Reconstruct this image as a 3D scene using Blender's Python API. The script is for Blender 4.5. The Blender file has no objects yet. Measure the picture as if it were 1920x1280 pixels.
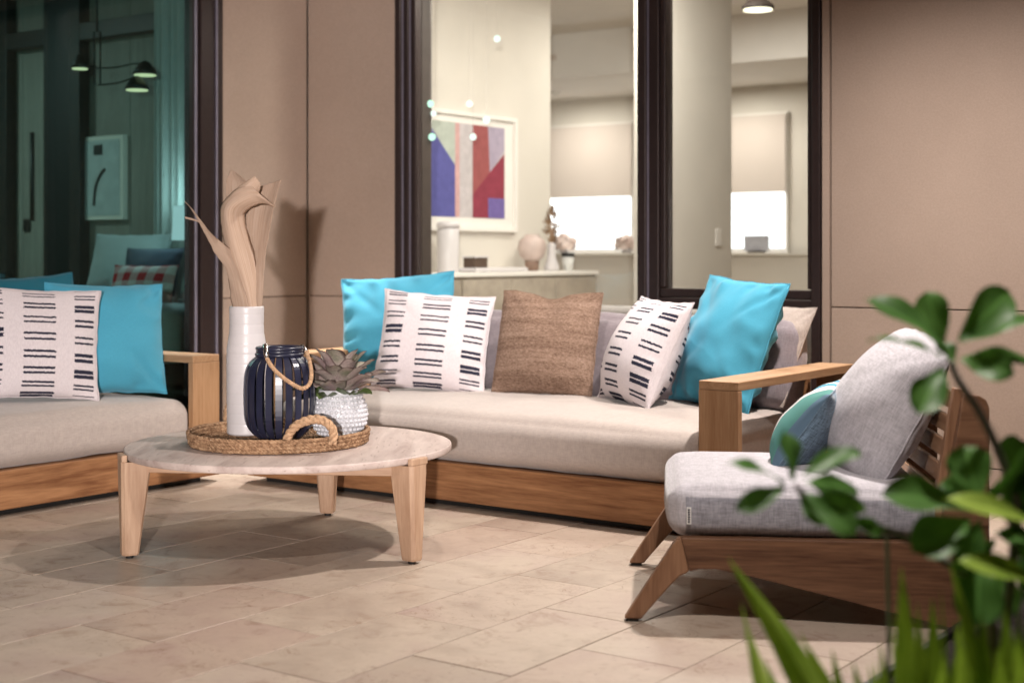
import bpy, bmesh, math, random
from mathutils import Vector, Matrix, noise as mn
random.seed(7)
R = math.radians
sc = bpy.context.scene
COL = sc.collection

# ------------------------------------------------------------------ camera, world, exposure
F, HC = 2667.0, 1.10                      # focal length in photo pixels, eye height
cam_d = bpy.data.cameras.new('camera')
cam = bpy.data.objects.new('camera', cam_d)
COL.objects.link(cam)
cam.location = (0, 0, HC)
cam.rotation_euler = (R(90), 0, 0)
cam_d.sensor_width = 36
cam_d.lens = 36 * F / 1920
cam_d.shift_y = -160 / 1920
cam_d.clip_end = 200
cam_d.dof.use_dof = True
cam_d.dof.focus_distance = 5.35
cam_d.dof.aperture_fstop = 2.0
cam_d.dof.aperture_blades = 9
sc.camera = cam
w = bpy.data.worlds.new('World'); sc.world = w; w.use_nodes = True
nt = w.node_tree
sky = nt.nodes.new('ShaderNodeTexSky'); sky.sky_type = 'NISHITA'; sky.sun_disc = False
sky.sun_elevation = R(-4); sky.sun_rotation = R(200)
nt.links.new(sky.outputs[0], nt.nodes['Background'].inputs[0])
nt.nodes['Background'].inputs[1].default_value = 0.10
sc.view_settings.view_transform = 'Standard'
sc.view_settings.look = 'None'
sc.view_settings.exposure = -0.06
sc.view_settings.gamma = 1.0
sc.view_settings.use_curve_mapping = False
sc.render.engine = 'CYCLES'
sc.cycles.use_denoising = True
sc.cycles.max_bounces = 8
sc.cycles.transparent_max_bounces = 12
sc.cycles.sample_clamp_indirect = 6

# ------------------------------------------------------------------ plan frame
A0 = R(35.6)
U = Vector((math.cos(A0), -math.sin(A0), 0))       # along the window wall, towards the right
N = Vector((math.sin(A0), math.cos(A0), 0))        # into the window wall
WALL_N, WALL_U = 6.75, -6.47                       # window wall plane, door wall plane
ROT_N = -A0                                        # local x = U, local y = N
ROT_U = R(90) - A0                                 # local x = N, local y = -U
def PL(u, n, z=0.0):
    return U * u + N * n + Vector((0, 0, z))
def ray(x, y, d):
    return Vector(((x - 960) * d / F, d, HC - (y - 480) * d / F))

# ------------------------------------------------------------------ object helpers
def link(o, parent=None):
    COL.objects.link(o)
    if parent is not None:
        o.parent = parent
    return o
def tag(o, label=None, cat=None, group=None, kind=None):
    if label: o['label'] = label
    if cat: o['category'] = cat
    if group: o['group'] = group
    if kind: o['kind'] = kind
    return o
def thing(name, label, cat, loc=(0, 0, 0), rz=0.0, group=None, mat4=None):
    o = bpy.data.objects.new(name, None)
    o.empty_display_size = 0.1
    link(o)
    if mat4 is not None:
        o.matrix_world = mat4
    else:
        o.location = loc; o.rotation_euler = (0, 0, rz)
    return tag(o, label, cat, group)
def obj_bm(name, bm, m, parent=None, smooth=False, loc=None, rz=None):
    me = bpy.data.meshes.new(name)
    bm.normal_update()
    bm.to_mesh(me); bm.free()
    return obj_me(name, me, m, parent, smooth, loc, rz)
def obj_me(name, me, m=None, parent=None, smooth=False, loc=None, rz=None):
    if m is not None:
        for k in (m if isinstance(m, (list, tuple)) else [m]):
            me.materials.append(k)
    if smooth:
        for p in me.polygons: p.use_smooth = True
    o = bpy.data.objects.new(name, me)
    if loc is not None: o.location = loc
    if rz is not None: o.rotation_euler = (0, 0, rz)
    return link(o, parent)
def again(src, parent=None, loc=None, rot=None):
    o = src.copy()
    link(o, parent)
    if loc is not None: o.location = loc
    if rot is not None: o.rotation_euler = rot
    return o
def add_box(bm, x0, x1, y0, y1, z0, z1, bev=0.0, seg=2, M=None):
    b = bmesh.new()
    bmesh.ops.create_cube(b, size=1)
    for v in b.verts:
        v.co = Vector(((x0 + x1) / 2 + v.co.x * (x1 - x0), (y0 + y1) / 2 + v.co.y * (y1 - y0), (z0 + z1) / 2 + v.co.z * (z1 - z0)))
    if bev > 0:
        bmesh.ops.bevel(b, geom=b.edges[:], offset=bev, segments=seg, affect='EDGES', profile=0.5)
    if M is not None:
        bmesh.ops.transform(b, matrix=M, verts=b.verts[:])
    me = bpy.data.meshes.new('tmp'); b.to_mesh(me); b.free()
    bm.from_mesh(me); bpy.data.meshes.remove(me)
    return bm
def box(name, x0, x1, y0, y1, z0, z1, m, parent=None, bev=0.004, seg=2, M=None, smooth=False):
    return obj_bm(name, add_box(bmesh.new(), x0, x1, y0, y1, z0, z1, bev, seg, M), m, parent, smooth)
def add_prism(bm, poly, y0, y1, bev=0.0):
    """polygon in (x, z) extruded along y"""
    b = bmesh.new()
    fr = [b.verts.new((x, y0, z)) for x, z in poly]
    bk = [b.verts.new((x, y1, z)) for x, z in poly]
    b.faces.new(fr); b.faces.new(bk[::-1])
    n = len(poly)
    for i in range(n):
        b.faces.new((fr[i], bk[i], bk[(i + 1) % n], fr[(i + 1) % n]))
    bmesh.ops.recalc_face_normals(b, faces=b.faces[:])
    if bev > 0:
        ed = [e for e in b.edges if len(e.link_faces) == 2 and e.calc_face_angle(0) > R(30)]
        bmesh.ops.bevel(b, geom=ed, offset=bev, segments=2, affect='EDGES', profile=0.5)
    me = bpy.data.meshes.new('tmp'); b.to_mesh(me); b.free()
    bm.from_mesh(me); bpy.data.meshes.remove(me)
    return bm
def add_lathe(bm, prof, seg=48, cx=0, cy=0):
    rings = []
    for r, z in prof:
        rings.append([bm.verts.new((cx + r * math.cos(2 * math.pi * k / seg), cy + r * math.sin(2 * math.pi * k / seg), z)) for k in range(seg)])
    for a, b in zip(rings, rings[1:]):
        for k in range(seg):
            bm.faces.new((a[k], a[(k + 1) % seg], b[(k + 1) % seg], b[k]))
    bm.faces.new(rings[0][::-1]); bm.faces.new(rings[-1])
    return bm
def spline(pts, n, closed=False):
    pts = [Vector(p) for p in pts]; m = len(pts); out = []
    segs = m if closed else m - 1
    for i in range(segs):
        if closed:
            p0, p1, p2, p3 = pts[(i - 1) % m], pts[i], pts[(i + 1) % m], pts[(i + 2) % m]
        else:
            p0, p1, p2, p3 = pts[max(i - 1, 0)], pts[i], pts[i + 1], pts[min(i + 2, m - 1)]
        for k in range(n):
            t = k / n
            out.append(0.5 * ((2 * p1) + (p2 - p0) * t + (2 * p0 - 5 * p1 + 4 * p2 - p3) * t * t + (3 * p1 - p0 - 3 * p2 + p3) * t ** 3))
    if not closed: out.append(pts[-1])
    return out
def frames(path, closed=False):
    n = len(path); T = []
    for i in range(n):
        if closed: d = path[(i + 1) % n] - path[i - 1]
        else: d = path[min(i + 1, n - 1)] - path[max(i - 1, 0)]
        T.append(d.normalized())
    up = Vector((0, 0, 1)) if abs(T[0].z) < 0.9 else Vector((0, 1, 0))
    X = [(up - T[0] * up.dot(T[0])).normalized()]
    for i in range(1, n):
        x = X[-1] - T[i] * X[-1].dot(T[i])
        X.append(x.normalized())
    return T, X
def add_tube(bm, path, rad, seg=8, closed=False, cap=True):
    T, X = frames(path, closed); rings = []
    for i, p in enumerate(path):
        y = T[i].cross(X[i]); r = rad[i] if isinstance(rad, (list, tuple)) else rad
        rings.append([bm.verts.new(p + (X[i] * math.cos(2 * math.pi * k / seg) + y * math.sin(2 * math.pi * k / seg)) * r) for k in range(seg)])
    m = len(rings)
    for i in range(m if closed else m - 1):
        a, b = rings[i], rings[(i + 1) % m]
        for k in range(seg):
            bm.faces.new((a[k], a[(k + 1) % seg], b[(k + 1) % seg], b[k]))
    if cap and not closed:
        bm.faces.new(rings[0][::-1]); bm.faces.new(rings[-1])
    return bm
def add_rope(bm, path, rad, pitch, strands=3, seg=6, closed=False, fuzz=0.0):
    T, X = frames(path, closed)
    L = [0.0]
    for a, b in zip(path, path[1:]): L.append(L[-1] + (b - a).length)
    tot = L[-1] + ((path[0] - path[-1]).length if closed else 0)
    turns = max(1, round(tot / pitch))
    for s in range(strands):
        pts = []; rr = []
        for i, p in enumerate(path):
            y = T[i].cross(X[i])
            a = 2 * math.pi * (turns * L[i] / tot + s / strands)
            q = 1 + (fuzz * mn.noise(p * 60 + Vector((s * 3.1, 0, 0))) if fuzz else 0)
            pts.append(p + (X[i] * math.cos(a) + y * math.sin(a)) * rad * 0.5 * q)
            rr.append(rad * 0.56 * q)
        add_tube(bm, pts, rr, seg, closed)
    return bm

# ------------------------------------------------------------------ material helpers
class NG:
    def __init__(s, name, rough=0.5, spec=0.5):
        s.m = bpy.data.materials.new(name); s.m.use_nodes = True
        s.t = s.m.node_tree; s.b = s.t.nodes['Principled BSDF']
        s.b.inputs['Roughness'].default_value = rough
        s.b.inputs['Specular IOR Level'].default_value = spec
        s._co = None
    def n(s, typ, **kw):
        o = s.t.nodes.new(typ)
        for k, v in kw.items(): setattr(o, k, v)
        return o
    def set(s, sock, v):
        if hasattr(v, 'is_output'): s.t.links.new(v, sock)
        else: sock.default_value = v
    def math(s, op, a, b=0.0, c=None, clamp=False):
        o = s.n('ShaderNodeMath', operation=op, use_clamp=clamp)
        s.set(o.inputs[0], a); s.set(o.inputs[1], b)
        if c is not None: s.set(o.inputs[2], c)
        return o.outputs[0]
    def co(s, scale=(1, 1, 1), rnd=True):
        tc = s.n('ShaderNodeTexCoord')
        mp = s.n('ShaderNodeMapping'); mp.inputs['Scale'].default_value = scale
        v = tc.outputs['Object']
        if rnd:
            oi = s.n('ShaderNodeObjectInfo')
            ad = s.n('ShaderNodeVectorMath', operation='MULTIPLY_ADD')
            s.set(ad.inputs[0], oi.outputs['Random']); ad.inputs[1].default_value = (37, 53, 71); s.set(ad.inputs[2], v)
            v = ad.outputs[0]
        s.set(mp.inputs[0], v)
        return mp.outputs[0]
    def noise(s, vec, scale=5, detail=4, rough=0.55, dist=0.0):
        o = s.n('ShaderNodeTexNoise'); s.set(o.inputs['Vector'], vec)
        o.inputs['Scale'].default_value = scale; o.inputs['Detail'].default_value = detail
        o.inputs['Roughness'].default_value = rough; o.inputs['Distortion'].default_value = dist
        return o.outputs['Fac']
    def ramp(s, fac, stops):
        o = s.n('ShaderNodeValToRGB'); s.set(o.inputs[0], fac)
        e = o.color_ramp.elements
        while len(e) < len(stops): e.new(0.5)
        for q, (p, c) in zip(e, stops):
            q.position = p; q.color = (c[0], c[1], c[2], 1) if not isinstance(c, (int, float)) else (c, c, c, 1)
        return o.outputs[0]
    def mix(s, fac, a, b, mode='MIX'):
        o = s.n('ShaderNodeMix', data_type='RGBA', blend_type=mode)
        s.set(o.inputs[0], fac)
        s.set(o.inputs[6], a if hasattr(a, 'is_output') else (*a, 1))
        s.set(o.inputs[7], b if hasattr(b, 'is_output') else (*b, 1))
        return o.outputs[2]
    def base(s, c):
        s.set(s.b.inputs['Base Color'], c if hasattr(c, 'is_output') else (*c, 1)); return s
    def bump(s, h, strength=0.3, dist=0.002):
        o = s.n('ShaderNodeBump'); o.inputs['Strength'].default_value = strength; o.inputs['Distance'].default_value = dist
        s.set(o.inputs['Height'], h); s.set(s.b.inputs['Normal'], o.outputs[0]); return s
def plain(name, c, rough=0.5, spec=0.5, metal=0.0, var=0.12, scale=12):
    g = NG(name, rough, spec)
    f = g.noise(g.co(), scale, 5)
    lo = tuple(x * (1 - var) for x in c); hi = tuple(min(1, x * (1 + var)) for x in c)
    g.base(g.ramp(f, [(0.3, lo), (0.7, hi)]))
    g.b.inputs['Metallic'].default_value = metal
    return g.m
def wood(name, dark, light, axis=0, rough=0.5, fine=1.0):
    g = NG(name, rough, 0.35)
    st = [1.0, 1.0, 1.0]; st[axis] = 0.07
    v = g.co(tuple(st))
    f1 = g.noise(v, 16 * fine, 5, 0.55, 1.2)
    f2 = g.noise(v, 110 * fine, 3, 0.6)
    f3 = g.noise(g.co((1, 1, 1)), 1.8, 2)
    f = g.math('ADD', g.math('MULTIPLY', f1, 0.6), g.math('MULTIPLY', f2, 0.4))
    c = g.ramp(f, [(0.33, dark), (0.52, tuple((a * .45 + b * .55) for a, b in zip(dark, light))), (0.68, light)])
    c = g.mix(0.5, c, g.ramp(f3, [(0.3, 0.72), (0.7, 1.0)]), 'MULTIPLY')
    g.base(c); g.bump(f2, 0.25, 0.0008)
    return g.m
def fabric(name, c, var=0.16, scale=420, rough=0.95, slub=1.0, soft=0.3):
    g = NG(name, rough, 0.15)
    wx = g.noise(g.co((1, 0.12, 0.12)), scale, 2, 0.6); wz = g.noise(g.co((0.12, 0.12, 1)), scale, 2, 0.6)
    wy = g.noise(g.co((0.12, 1, 0.12)), scale, 2, 0.6)
    f = g.math('DIVIDE', g.math('ADD', g.math('ADD', wx, wz), wy), 3.0)
    big = g.noise(g.co(), 5, 3)
    lo = tuple(x * (1 - var * slub) for x in c); hi = tuple(min(1, x * (1 + var * slub)) for x in c)
    col = g.ramp(f, [(0.40, lo), (0.60, hi)])
    col = g.mix(0.35, col, g.ramp(big, [(0.3, 0.86), (0.7, 1.0)]), 'MULTIPLY')
    g.base(col)
    g.b.inputs['Sheen Weight'].default_value = soft; g.b.inputs['Sheen Roughness'].default_value = 0.5
    g.bump(f, 0.35, 0.0012)
    return g.m
def emit(name, c, s):
    m = bpy.data.materials.new(name); m.use_nodes = True
    t = m.node_tree; t.nodes.remove(t.nodes['Principled BSDF'])
    e = t.nodes.new('ShaderNodeEmission'); e.inputs[0].default_value = (*c, 1); e.inputs[1].default_value = s
    t.links.new(e.outputs[0], t.nodes['Material Output'].inputs[0])
    return m
def glass(name, tint, f0=0.05, grow=0.9):
    m = bpy.data.materials.new(name); m.use_nodes = True
    t = m.node_tree; t.nodes.remove(t.nodes['Principled BSDF'])
    tr = t.nodes.new('ShaderNodeBsdfTransparent'); tr.inputs[0].default_value = (*tint, 1)
    gl = t.nodes.new('ShaderNodeBsdfGlossy'); gl.inputs['Roughness'].default_value = 0.01
    lw = t.nodes.new('ShaderNodeLayerWeight'); lw.inputs[0].default_value = 0.5
    p = t.nodes.new('ShaderNodeMath'); p.operation = 'POWER'; p.inputs[1].default_value = 5
    t.links.new(lw.outputs['Facing'], p.inputs[0])
    q = t.nodes.new('ShaderNodeMath'); q.operation = 'MULTIPLY_ADD'; q.inputs[1].default_value = grow; q.inputs[2].default_value = f0
    t.links.new(p.outputs[0], q.inputs[0])
    mx = t.nodes.new('ShaderNodeMixShader')
    t.links.new(q.outputs[0], mx.inputs[0]); t.links.new(tr.outputs[0], mx.inputs[1]); t.links.new(gl.outputs[0], mx.inputs[2])
    t.links.new(mx.outputs[0], t.nodes['Material Output'].inputs[0])
    return m

# ---- colours
def tile_material():
    g = NG('limestone', 0.42, 0.45)
    v = g.co()
    f1 = g.noise(v, 2.2, 5, 0.6, 0.4); f2 = g.noise(v, 9, 6, 0.65, 0.8); f3 = g.noise(v, 90, 3)
    c = g.ramp(f1, [(0.3, (0.345, 0.275, 0.222)), (0.5, (0.455, 0.380, 0.310)), (0.7, (0.39, 0.300, 0.258))])
    c = g.mix(g.ramp(f2, [(0.54, 0.0), (0.70, 0.62)]), c, (0.27, 0.185, 0.135))
    f4 = g.noise(v, 26, 5, 0.7); c = g.mix(g.ramp(f4, [(0.62, 0.0), (0.70, 0.55)]), c, (0.22, 0.15, 0.11))
    ve = g.noise(v, 7, 2, 0.5, 2.5)                       # thin fossil lines
    line = g.math('SUBTRACT', 1.0, g.math('MULTIPLY', g.math('ABSOLUTE', g.math('SUBTRACT', ve, 0.5)), 70.0), clamp=True)
    msk = g.ramp(g.noise(v, 3.4, 2), [(0.50, 0.0), (0.60, 0.7)])
    c = g.mix(g.math('MULTIPLY', line, msk), c, (0.20, 0.12, 0.07))
    c = g.mix(0.25, c, g.ramp(f3, [(0.35, 0.8), (0.65, 1.0)]), 'MULTIPLY')
    oi = g.n('ShaderNodeObjectInfo')
    c = g.mix(0.8, c, g.ramp(oi.outputs['Random'], [(0.0, (0.80, 0.775, 0.76)), (0.4, (0.98, 0.95, 0.92)), (0.7, (1, 0.99, 0.97)), (1.0, (0.90, 0.81, 0.79))]), 'MULTIPLY')
    g.base(c)
    g.set(g.b.inputs['Roughness'], g.ramp(f2, [(0.3, 0.36), (0.7, 0.55)]))
    g.bump(f3, 0.15, 0.0008)
    return g.m
M_TILE = tile_material()
M_GROUT = plain('grout', (0.33, 0.275, 0.23), 0.9, 0.2)
def panel_material():
    g = NG('wall_stone', 0.75, 0.25)
    v = g.co()
    f1 = g.noise(v, 1.3, 4, 0.55); f2 = g.noise(v, 120, 3, 0.6)
    c = g.ramp(f1, [(0.3, (0.40, 0.308, 0.250)), (0.7, (0.455, 0.352, 0.288))])
    oi = g.n('ShaderNodeObjectInfo'); c = g.mix(1.0, c, g.ramp(oi.outputs['Random'], [(0.0, 0.93), (1.0, 1.0)]), 'MULTIPLY')
    c = g.mix(0.45, c, g.ramp(f2, [(0.35, 0.75), (0.65, 1.0)]), 'MULTIPLY')
    g.base(c); g.bump(f2, 0.45, 0.0015)
    return g.m
M_PANEL = panel_material()
M_JOINT = plain('joint_shadow_gap', (0.10, 0.065, 0.05), 0.9, 0.1)
M_BRONZE = plain('bronze_aluminium', (0.040, 0.027, 0.026), 0.34, 0.5, 0.35, 0.1, 30)
M_REVEAL = plain('dark_reveal', (0.055, 0.042, 0.036), 0.6, 0.3)
M_GLASS = glass('window_glass', (0.97, 0.98, 0.965), 0.035, 0.8)
M_GLASS_DARK = glass('tinted_glass', (0.58, 0.73, 0.71), 0.035, 0.9)
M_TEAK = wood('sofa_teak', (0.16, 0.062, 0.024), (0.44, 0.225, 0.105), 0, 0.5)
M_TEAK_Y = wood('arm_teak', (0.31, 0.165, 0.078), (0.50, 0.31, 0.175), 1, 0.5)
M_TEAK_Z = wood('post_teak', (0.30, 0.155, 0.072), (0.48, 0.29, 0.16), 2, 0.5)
M_ASH = wood('table_wood', (0.36, 0.215, 0.135), (0.56, 0.385, 0.265), 2, 0.5)
M_ASH_X = wood('table_rail_wood', (0.36, 0.215, 0.135), (0.56, 0.385, 0.265), 0, 0.5)
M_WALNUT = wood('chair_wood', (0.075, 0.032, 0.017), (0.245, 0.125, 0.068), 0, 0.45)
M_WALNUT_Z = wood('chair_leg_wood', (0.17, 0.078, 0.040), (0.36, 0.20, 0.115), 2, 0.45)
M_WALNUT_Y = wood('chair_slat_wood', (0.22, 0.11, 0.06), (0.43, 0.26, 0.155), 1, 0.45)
M_SEAT = fabric('seat_linen', (0.43, 0.37, 0.335), 0.09, 330)
M_BACK = fabric('back_cushion_fabric', (0.235, 0.20, 0.215), 0.14, 300)
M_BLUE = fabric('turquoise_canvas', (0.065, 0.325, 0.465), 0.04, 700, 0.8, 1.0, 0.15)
M_BEIGE = fabric('beige_canvas', (0.40, 0.33, 0.29), 0.12, 400)
M_CHAIR = fabric('pale_grey_linen', (0.45, 0.43, 0.46), 0.18, 260)
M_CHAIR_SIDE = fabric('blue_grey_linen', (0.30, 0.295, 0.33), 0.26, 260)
M_DENIM = fabric('denim_weave', (0.15, 0.225, 0.30), 0.45, 260)
M_WHITE = plain('white_ceramic', (0.60, 0.57, 0.575), 0.35, 0.45, 0, 0.03)
M_GLOSSWHITE = plain('glazed_white', (0.58, 0.585, 0.62), 0.12, 0.6, 0, 0.04)
M_NAVY = plain('navy_lacquer', (0.018, 0.020, 0.042), 0.30, 0.5, 0, 0.2)
M_ROPE = plain('jute_rope', (0.42, 0.27, 0.165), 0.9, 0.15, 0, 0.35, 90)
M_METAL = plain('steel', (0.5, 0.47, 0.45), 0.25, 0.5, 1.0)
M_BLACK = plain('black_plastic', (0.012, 0.012, 0.012), 0.5)
M_CREAM = plain('cream_paint', (0.66, 0.62, 0.56), 0.8, 0.2, 0, 0.03, 3)
M_PAINTWHITE = plain('white_paint', (0.78, 0.75, 0.71), 0.7, 0.2, 0, 0.03, 3)
M_BLIND = plain('blind_fabric', (0.60, 0.53, 0.48), 0.9, 0.1, 0, 0.03, 3)
def weave_material():
    g = NG('water_hyacinth', 0.75, 0.25)
    f = g.noise(g.co(), 70, 4, 0.6); f2 = g.noise(g.co(), 9, 3)
    c = g.ramp(f, [(0.3, (0.13, 0.068, 0.035)), (0.5, (0.33, 0.195, 0.11)), (0.7, (0.50, 0.33, 0.20))])
    g.base(g.mix(0.5, c, g.ramp(f2, [(0.3, 0.6), (0.7, 1.0)]), 'MULTIPLY'))
    return g.m
M_WEAVE = weave_material()
def travertine():
    g = NG('travertine', 0.55, 0.35)
    v = g.co((1.0, 0.16, 1.0)); v2 = g.co()
    f1 = g.noise(v, 13, 6, 0.6, 0.6); f2 = g.noise(v2, 150, 3, 0.6)
    c = g.ramp(f1, [(0.3, (0.36, 0.275, 0.245)), (0.5, (0.47, 0.385, 0.35)), (0.7, (0.57, 0.48, 0.435))])
    pits = g.ramp(g.noise(v, 75, 3, 0.6), [(0.60, 0.0), (0.68, 0.6)])
    c = g.mix(pits, c, (0.26, 0.19, 0.16))
    g.base(c); g.bump(f2, 0.2, 0.0008)
    return g.m
M_TRAV = travertine()
def knit_material():
    g = NG('brown_knit', 1.0, 0.1)
    v = g.co((0.45, 1, 1))
    f1 = g.noise(v, 150, 3, 0.6); f2 = g.noise(g.co(), 260, 2); f3 = g.noise(g.co((0.06, 0.06, 1)), 42, 3, 0.6)
    c = g.ramp(g.math('ADD', g.math('MULTIPLY', f1, 0.6), g.math('MULTIPLY', f3, 0.4)), [(0.36, (0.155, 0.095, 0.065)), (0.5, (0.28, 0.185, 0.135)), (0.64, (0.385, 0.27, 0.205))])
    g.base(g.mix(0.4, c, g.ramp(f2, [(0.35, 0.6), (0.65, 1.0)]), 'MULTIPLY'))
    g.bump(g.math('ADD', f1, f2), 0.9, 0.006)
    return g.m
M_KNIT = knit_material()
def stripe_print():
    g = NG('dash_print_cotton', 0.92, 0.15)
    uv = g.n('ShaderNodeUVMap'); uv.uv_map = 'UV'
    sp = g.n('ShaderNodeSeparateXYZ'); g.set(sp.inputs[0], uv.outputs[0])
    u, v = sp.outputs[0], sp.outputs[1]
    mp = g.n('ShaderNodeMapping'); mp.inputs['Scale'].default_value = (90, 14, 1); g.set(mp.inputs[0], uv.outputs[0])
    jag = g.noise(mp.outputs[0], 1.0, 2, 0.7)
    mp2 = g.n('ShaderNodeMapping'); mp2.inputs['Scale'].default_value = (4, 60, 1); g.set(mp2.inputs[0], uv.outputs[0])
    jx = g.noise(mp2.outputs[0], 1.0, 2)
    u2 = g.math('ADD', u, g.math('MULTIPLY', g.math('SUBTRACT', jx, 0.5), 0.035))
    colid = g.math('FLOOR', g.math('MULTIPLY', u2, 2.999))
    cu = g.math('ABSOLUTE', g.math('SUBTRACT', g.math('FRACT', g.math('MULTIPLY', u2, 3.0)), 0.5))
    cm = g.math('LESS_THAN', cu, 0.30)
    rows = 8.0
    vj = g.math('ADD', g.math('MULTIPLY', v, rows), g.math('MULTIPLY', g.math('SUBTRACT', jag, 0.5), 0.16))
    vj = g.math('ADD', vj, g.math('MULTIPLY', colid, 0.18))
    rid = g.math('FLOOR', vj); fr = g.math('FRACT', vj)
    wn = g.n('ShaderNodeTexWhiteNoise', noise_dimensions='2D')
    cb = g.n('ShaderNodeCombineXYZ'); g.set(cb.inputs[0], colid); g.set(cb.inputs[1], rid); g.set(wn.inputs['Vector'], cb.outputs[0])
    th = g.math('MULTIPLY_ADD', g.math('POWER', wn.outputs['Value'], 2.0), 0.075, 0.055)
    l1 = g.math('LESS_THAN', g.math('ABSOLUTE', g.math('SUBTRACT', fr, 0.34)), th)
    l2 = g.math('LESS_THAN', g.math('ABSOLUTE', g.math('SUBTRACT', fr, 0.66)), th)
    ink = g.math('MULTIPLY', g.math('MAXIMUM', l1, l2), cm)
    f = g.noise(g.co((1, 1, 0.15)), 380, 2)
    cl = g.ramp(f, [(0.4, (0.60, 0.545, 0.565)), (0.6, (0.68, 0.625, 0.64))])
    g.base(g.mix(ink, cl, (0.025, 0.026, 0.045)))
    g.bump(f, 0.3, 0.001)
    return g.m
M_DASH = stripe_print()
def band_print():
    g = NG('blue_green_stripe_fabric', 0.92, 0.15)
    uv = g.n('ShaderNodeUVMap'); uv.uv_map = 'UV'
    sp = g.n('ShaderNodeSeparateXYZ'); g.set(sp.inputs[0], uv.outputs[0])
    o = g.n('ShaderNodeValToRGB'); o.color_ramp.interpolation = 'CONSTANT'; g.set(o.inputs[0], sp.outputs[0])
    st = [(0, (0.33, 0.47, 0.56)), (0.14, (0.60, 0.58, 0.50)), (0.20, (0.05, 0.23, 0.36)), (0.30, (0.66, 0.66, 0.64)), (0.37, (0.08, 0.30, 0.40)), (0.46, (0.68, 0.64, 0.63)), (0.60, (0.10, 0.27, 0.245)), (0.88, (0.115, 0.185, 0.26))]
    e = o.color_ramp.elements
    while len(e) < len(st): e.new(0.5)
    for q, (p, c) in zip(e, st): q.position = p; q.color = (*c, 1)
    g.base(o.outputs[0]); g.bump(g.noise(g.co(), 400, 2), 0.3, 0.001)
    return g.m
M_BAND = band_print()

# ------------------------------------------------------------------ lamps that light the terrace (recessed downlights in its ceiling)
CEIL_Z = 3.02
M_LAMP = emit('lit_lens', (1.0, 0.90, 0.78), 6.0)
def downlight(u, n, watts, angle, label, blend=0.5, col=(1.0, 0.91, 0.85), tilt=None):
    p = PL(u, n, CEIL_Z)
    t = thing('ceiling_downlight', label, 'downlight', p)
    b = bmesh.new()
    add_lathe(b, [(0.062, 0.0), (0.062, -0.030), (0.056, -0.034), (0.046, -0.030), (0.044, -0.002)], 24)
    obj_bm('trim_ring', b, M_PAINTWHITE, t, True)
    b = bmesh.new(); add_lathe(b, [(0.042, -0.001), (0.042, -0.004)], 20)
    obj_bm('lens', b, M_LAMP, t)
    d = bpy.data.lights.new('spot_lamp', 'SPOT'); d.energy = watts; d.color = col
    d.spot_size = R(angle); d.spot_blend = blend; d.shadow_soft_size = 0.05
    o = bpy.data.objects.new('spot_lamp', d); o.location = (0, 0, -0.045); link(o, t)
    if tilt: o.rotation_euler = tilt
    return t
downlight(-5.58, 5.62, 1000, 52, 'round white downlight in the ceiling over the corner between the sofas', 1.0)
downlight(-2.05, 5.20, 540, 146, 'round white downlight in the ceiling over the right arm of the long sofa', 1.0)
downlight(-3.9, 5.35, 150, 92, 'round white downlight in the ceiling over the middle of the long sofa', 1.0)
downlight(-0.95, 2.25, 350, 132, 'round white downlight in the ceiling in front of the planting bed', 0.7)
# garden floodlight behind the camera: its low light throws the leaf shadow on the corner wall
gl = thing('garden_floodlight', 'bronze garden floodlight on a short post behind the camera', 'floodlight', (-0.20, -3.6, 0))
b = bmesh.new(); add_lathe(b, [(0.09, 0), (0.09, 0.02), (0.03, 0.03), (0.03, 1.18), (0.13, 1.19), (0.13, 1.21)], 24)
obj_bm('post', b, M_BRONZE, gl, True)
b = bmesh.new(); add_lathe(b, [(0.12, 1.211), (0.12, 1.50)], 24)
obj_bm('frosted_glass', b, emit('frosted_glow', (1, 0.93, 0.86), 3.0), gl, True)
b = bmesh.new(); add_lathe(b, [(0.14, 1.501), (0.14, 1.52), (0.05, 1.56)], 24)
obj_bm('lid', b, M_BRONZE, gl, True)
ld = bpy.data.lights.new('lantern_lamp', 'SPOT'); ld.energy = 3900; ld.color = (1.0, 0.91, 0.87); ld.shadow_soft_size = 0.07
ld.spot_size = R(31); ld.spot_blend = 0.75
lo = bpy.data.objects.new('lantern_lamp', ld); lo.location = (0.02, 0.16, 1.36); lo.rotation_euler = (R(91.5), 0, R(7)); link(lo, gl)

# ------------------------------------------------------------------ ground, ceiling
b = bmesh.new(); add_box(b, -14, 6, -7, WALL_N - 0.001, -0.2, -0.006)
fl = obj_bm('patio_floor', b, M_GROUT, None, rz=ROT_N); tag(fl, kind='structure')
TL, TW, GAP = 0.65, 0.338, 0.0032
tb = bmesh.new(); add_box(tb, -TW / 2 + GAP / 2, TW / 2 - GAP / 2, -TL / 2 + GAP / 2, TL / 2 - GAP / 2, -0.02, 0.0, 0.0007, 1)
tile0 = None
for k in range(-11, 7):
    uc = -2.51 + TW * (k + 0.5)
    for j in range(-4, 8):
        nc = 3.03 + TL * j + (TL / 2 if k % 2 else 0) + TL / 2 - TL / 2
        n0, n1 = nc, nc + TL
        if n1 > WALL_N - 0.02 or uc - TW / 2 < WALL_U: continue
        P = PL(uc, nc + TL / 2)
        if P.y < 2.6 or abs(P.x) > P.y * 0.42 + 0.4: continue
        if uc - TW / 2 > -1.36: continue
        if tile0 is None:
            tile0 = obj_bm('tile', tb, M_TILE, fl); t = tile0
        else:
            t = again(tile0, fl)
        t.location = (uc, nc + TL / 2, random.uniform(-0.0008, 0.0008))
        t.rotation_euler = (random.uniform(-.0008, .0008), random.uniform(-.0008, .0008), 0)
b = bmesh.new(); add_box(b, -6.46, 6, -1.2, WALL_N - 0.001, CEIL_Z, CEIL_Z + 0.2)
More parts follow.
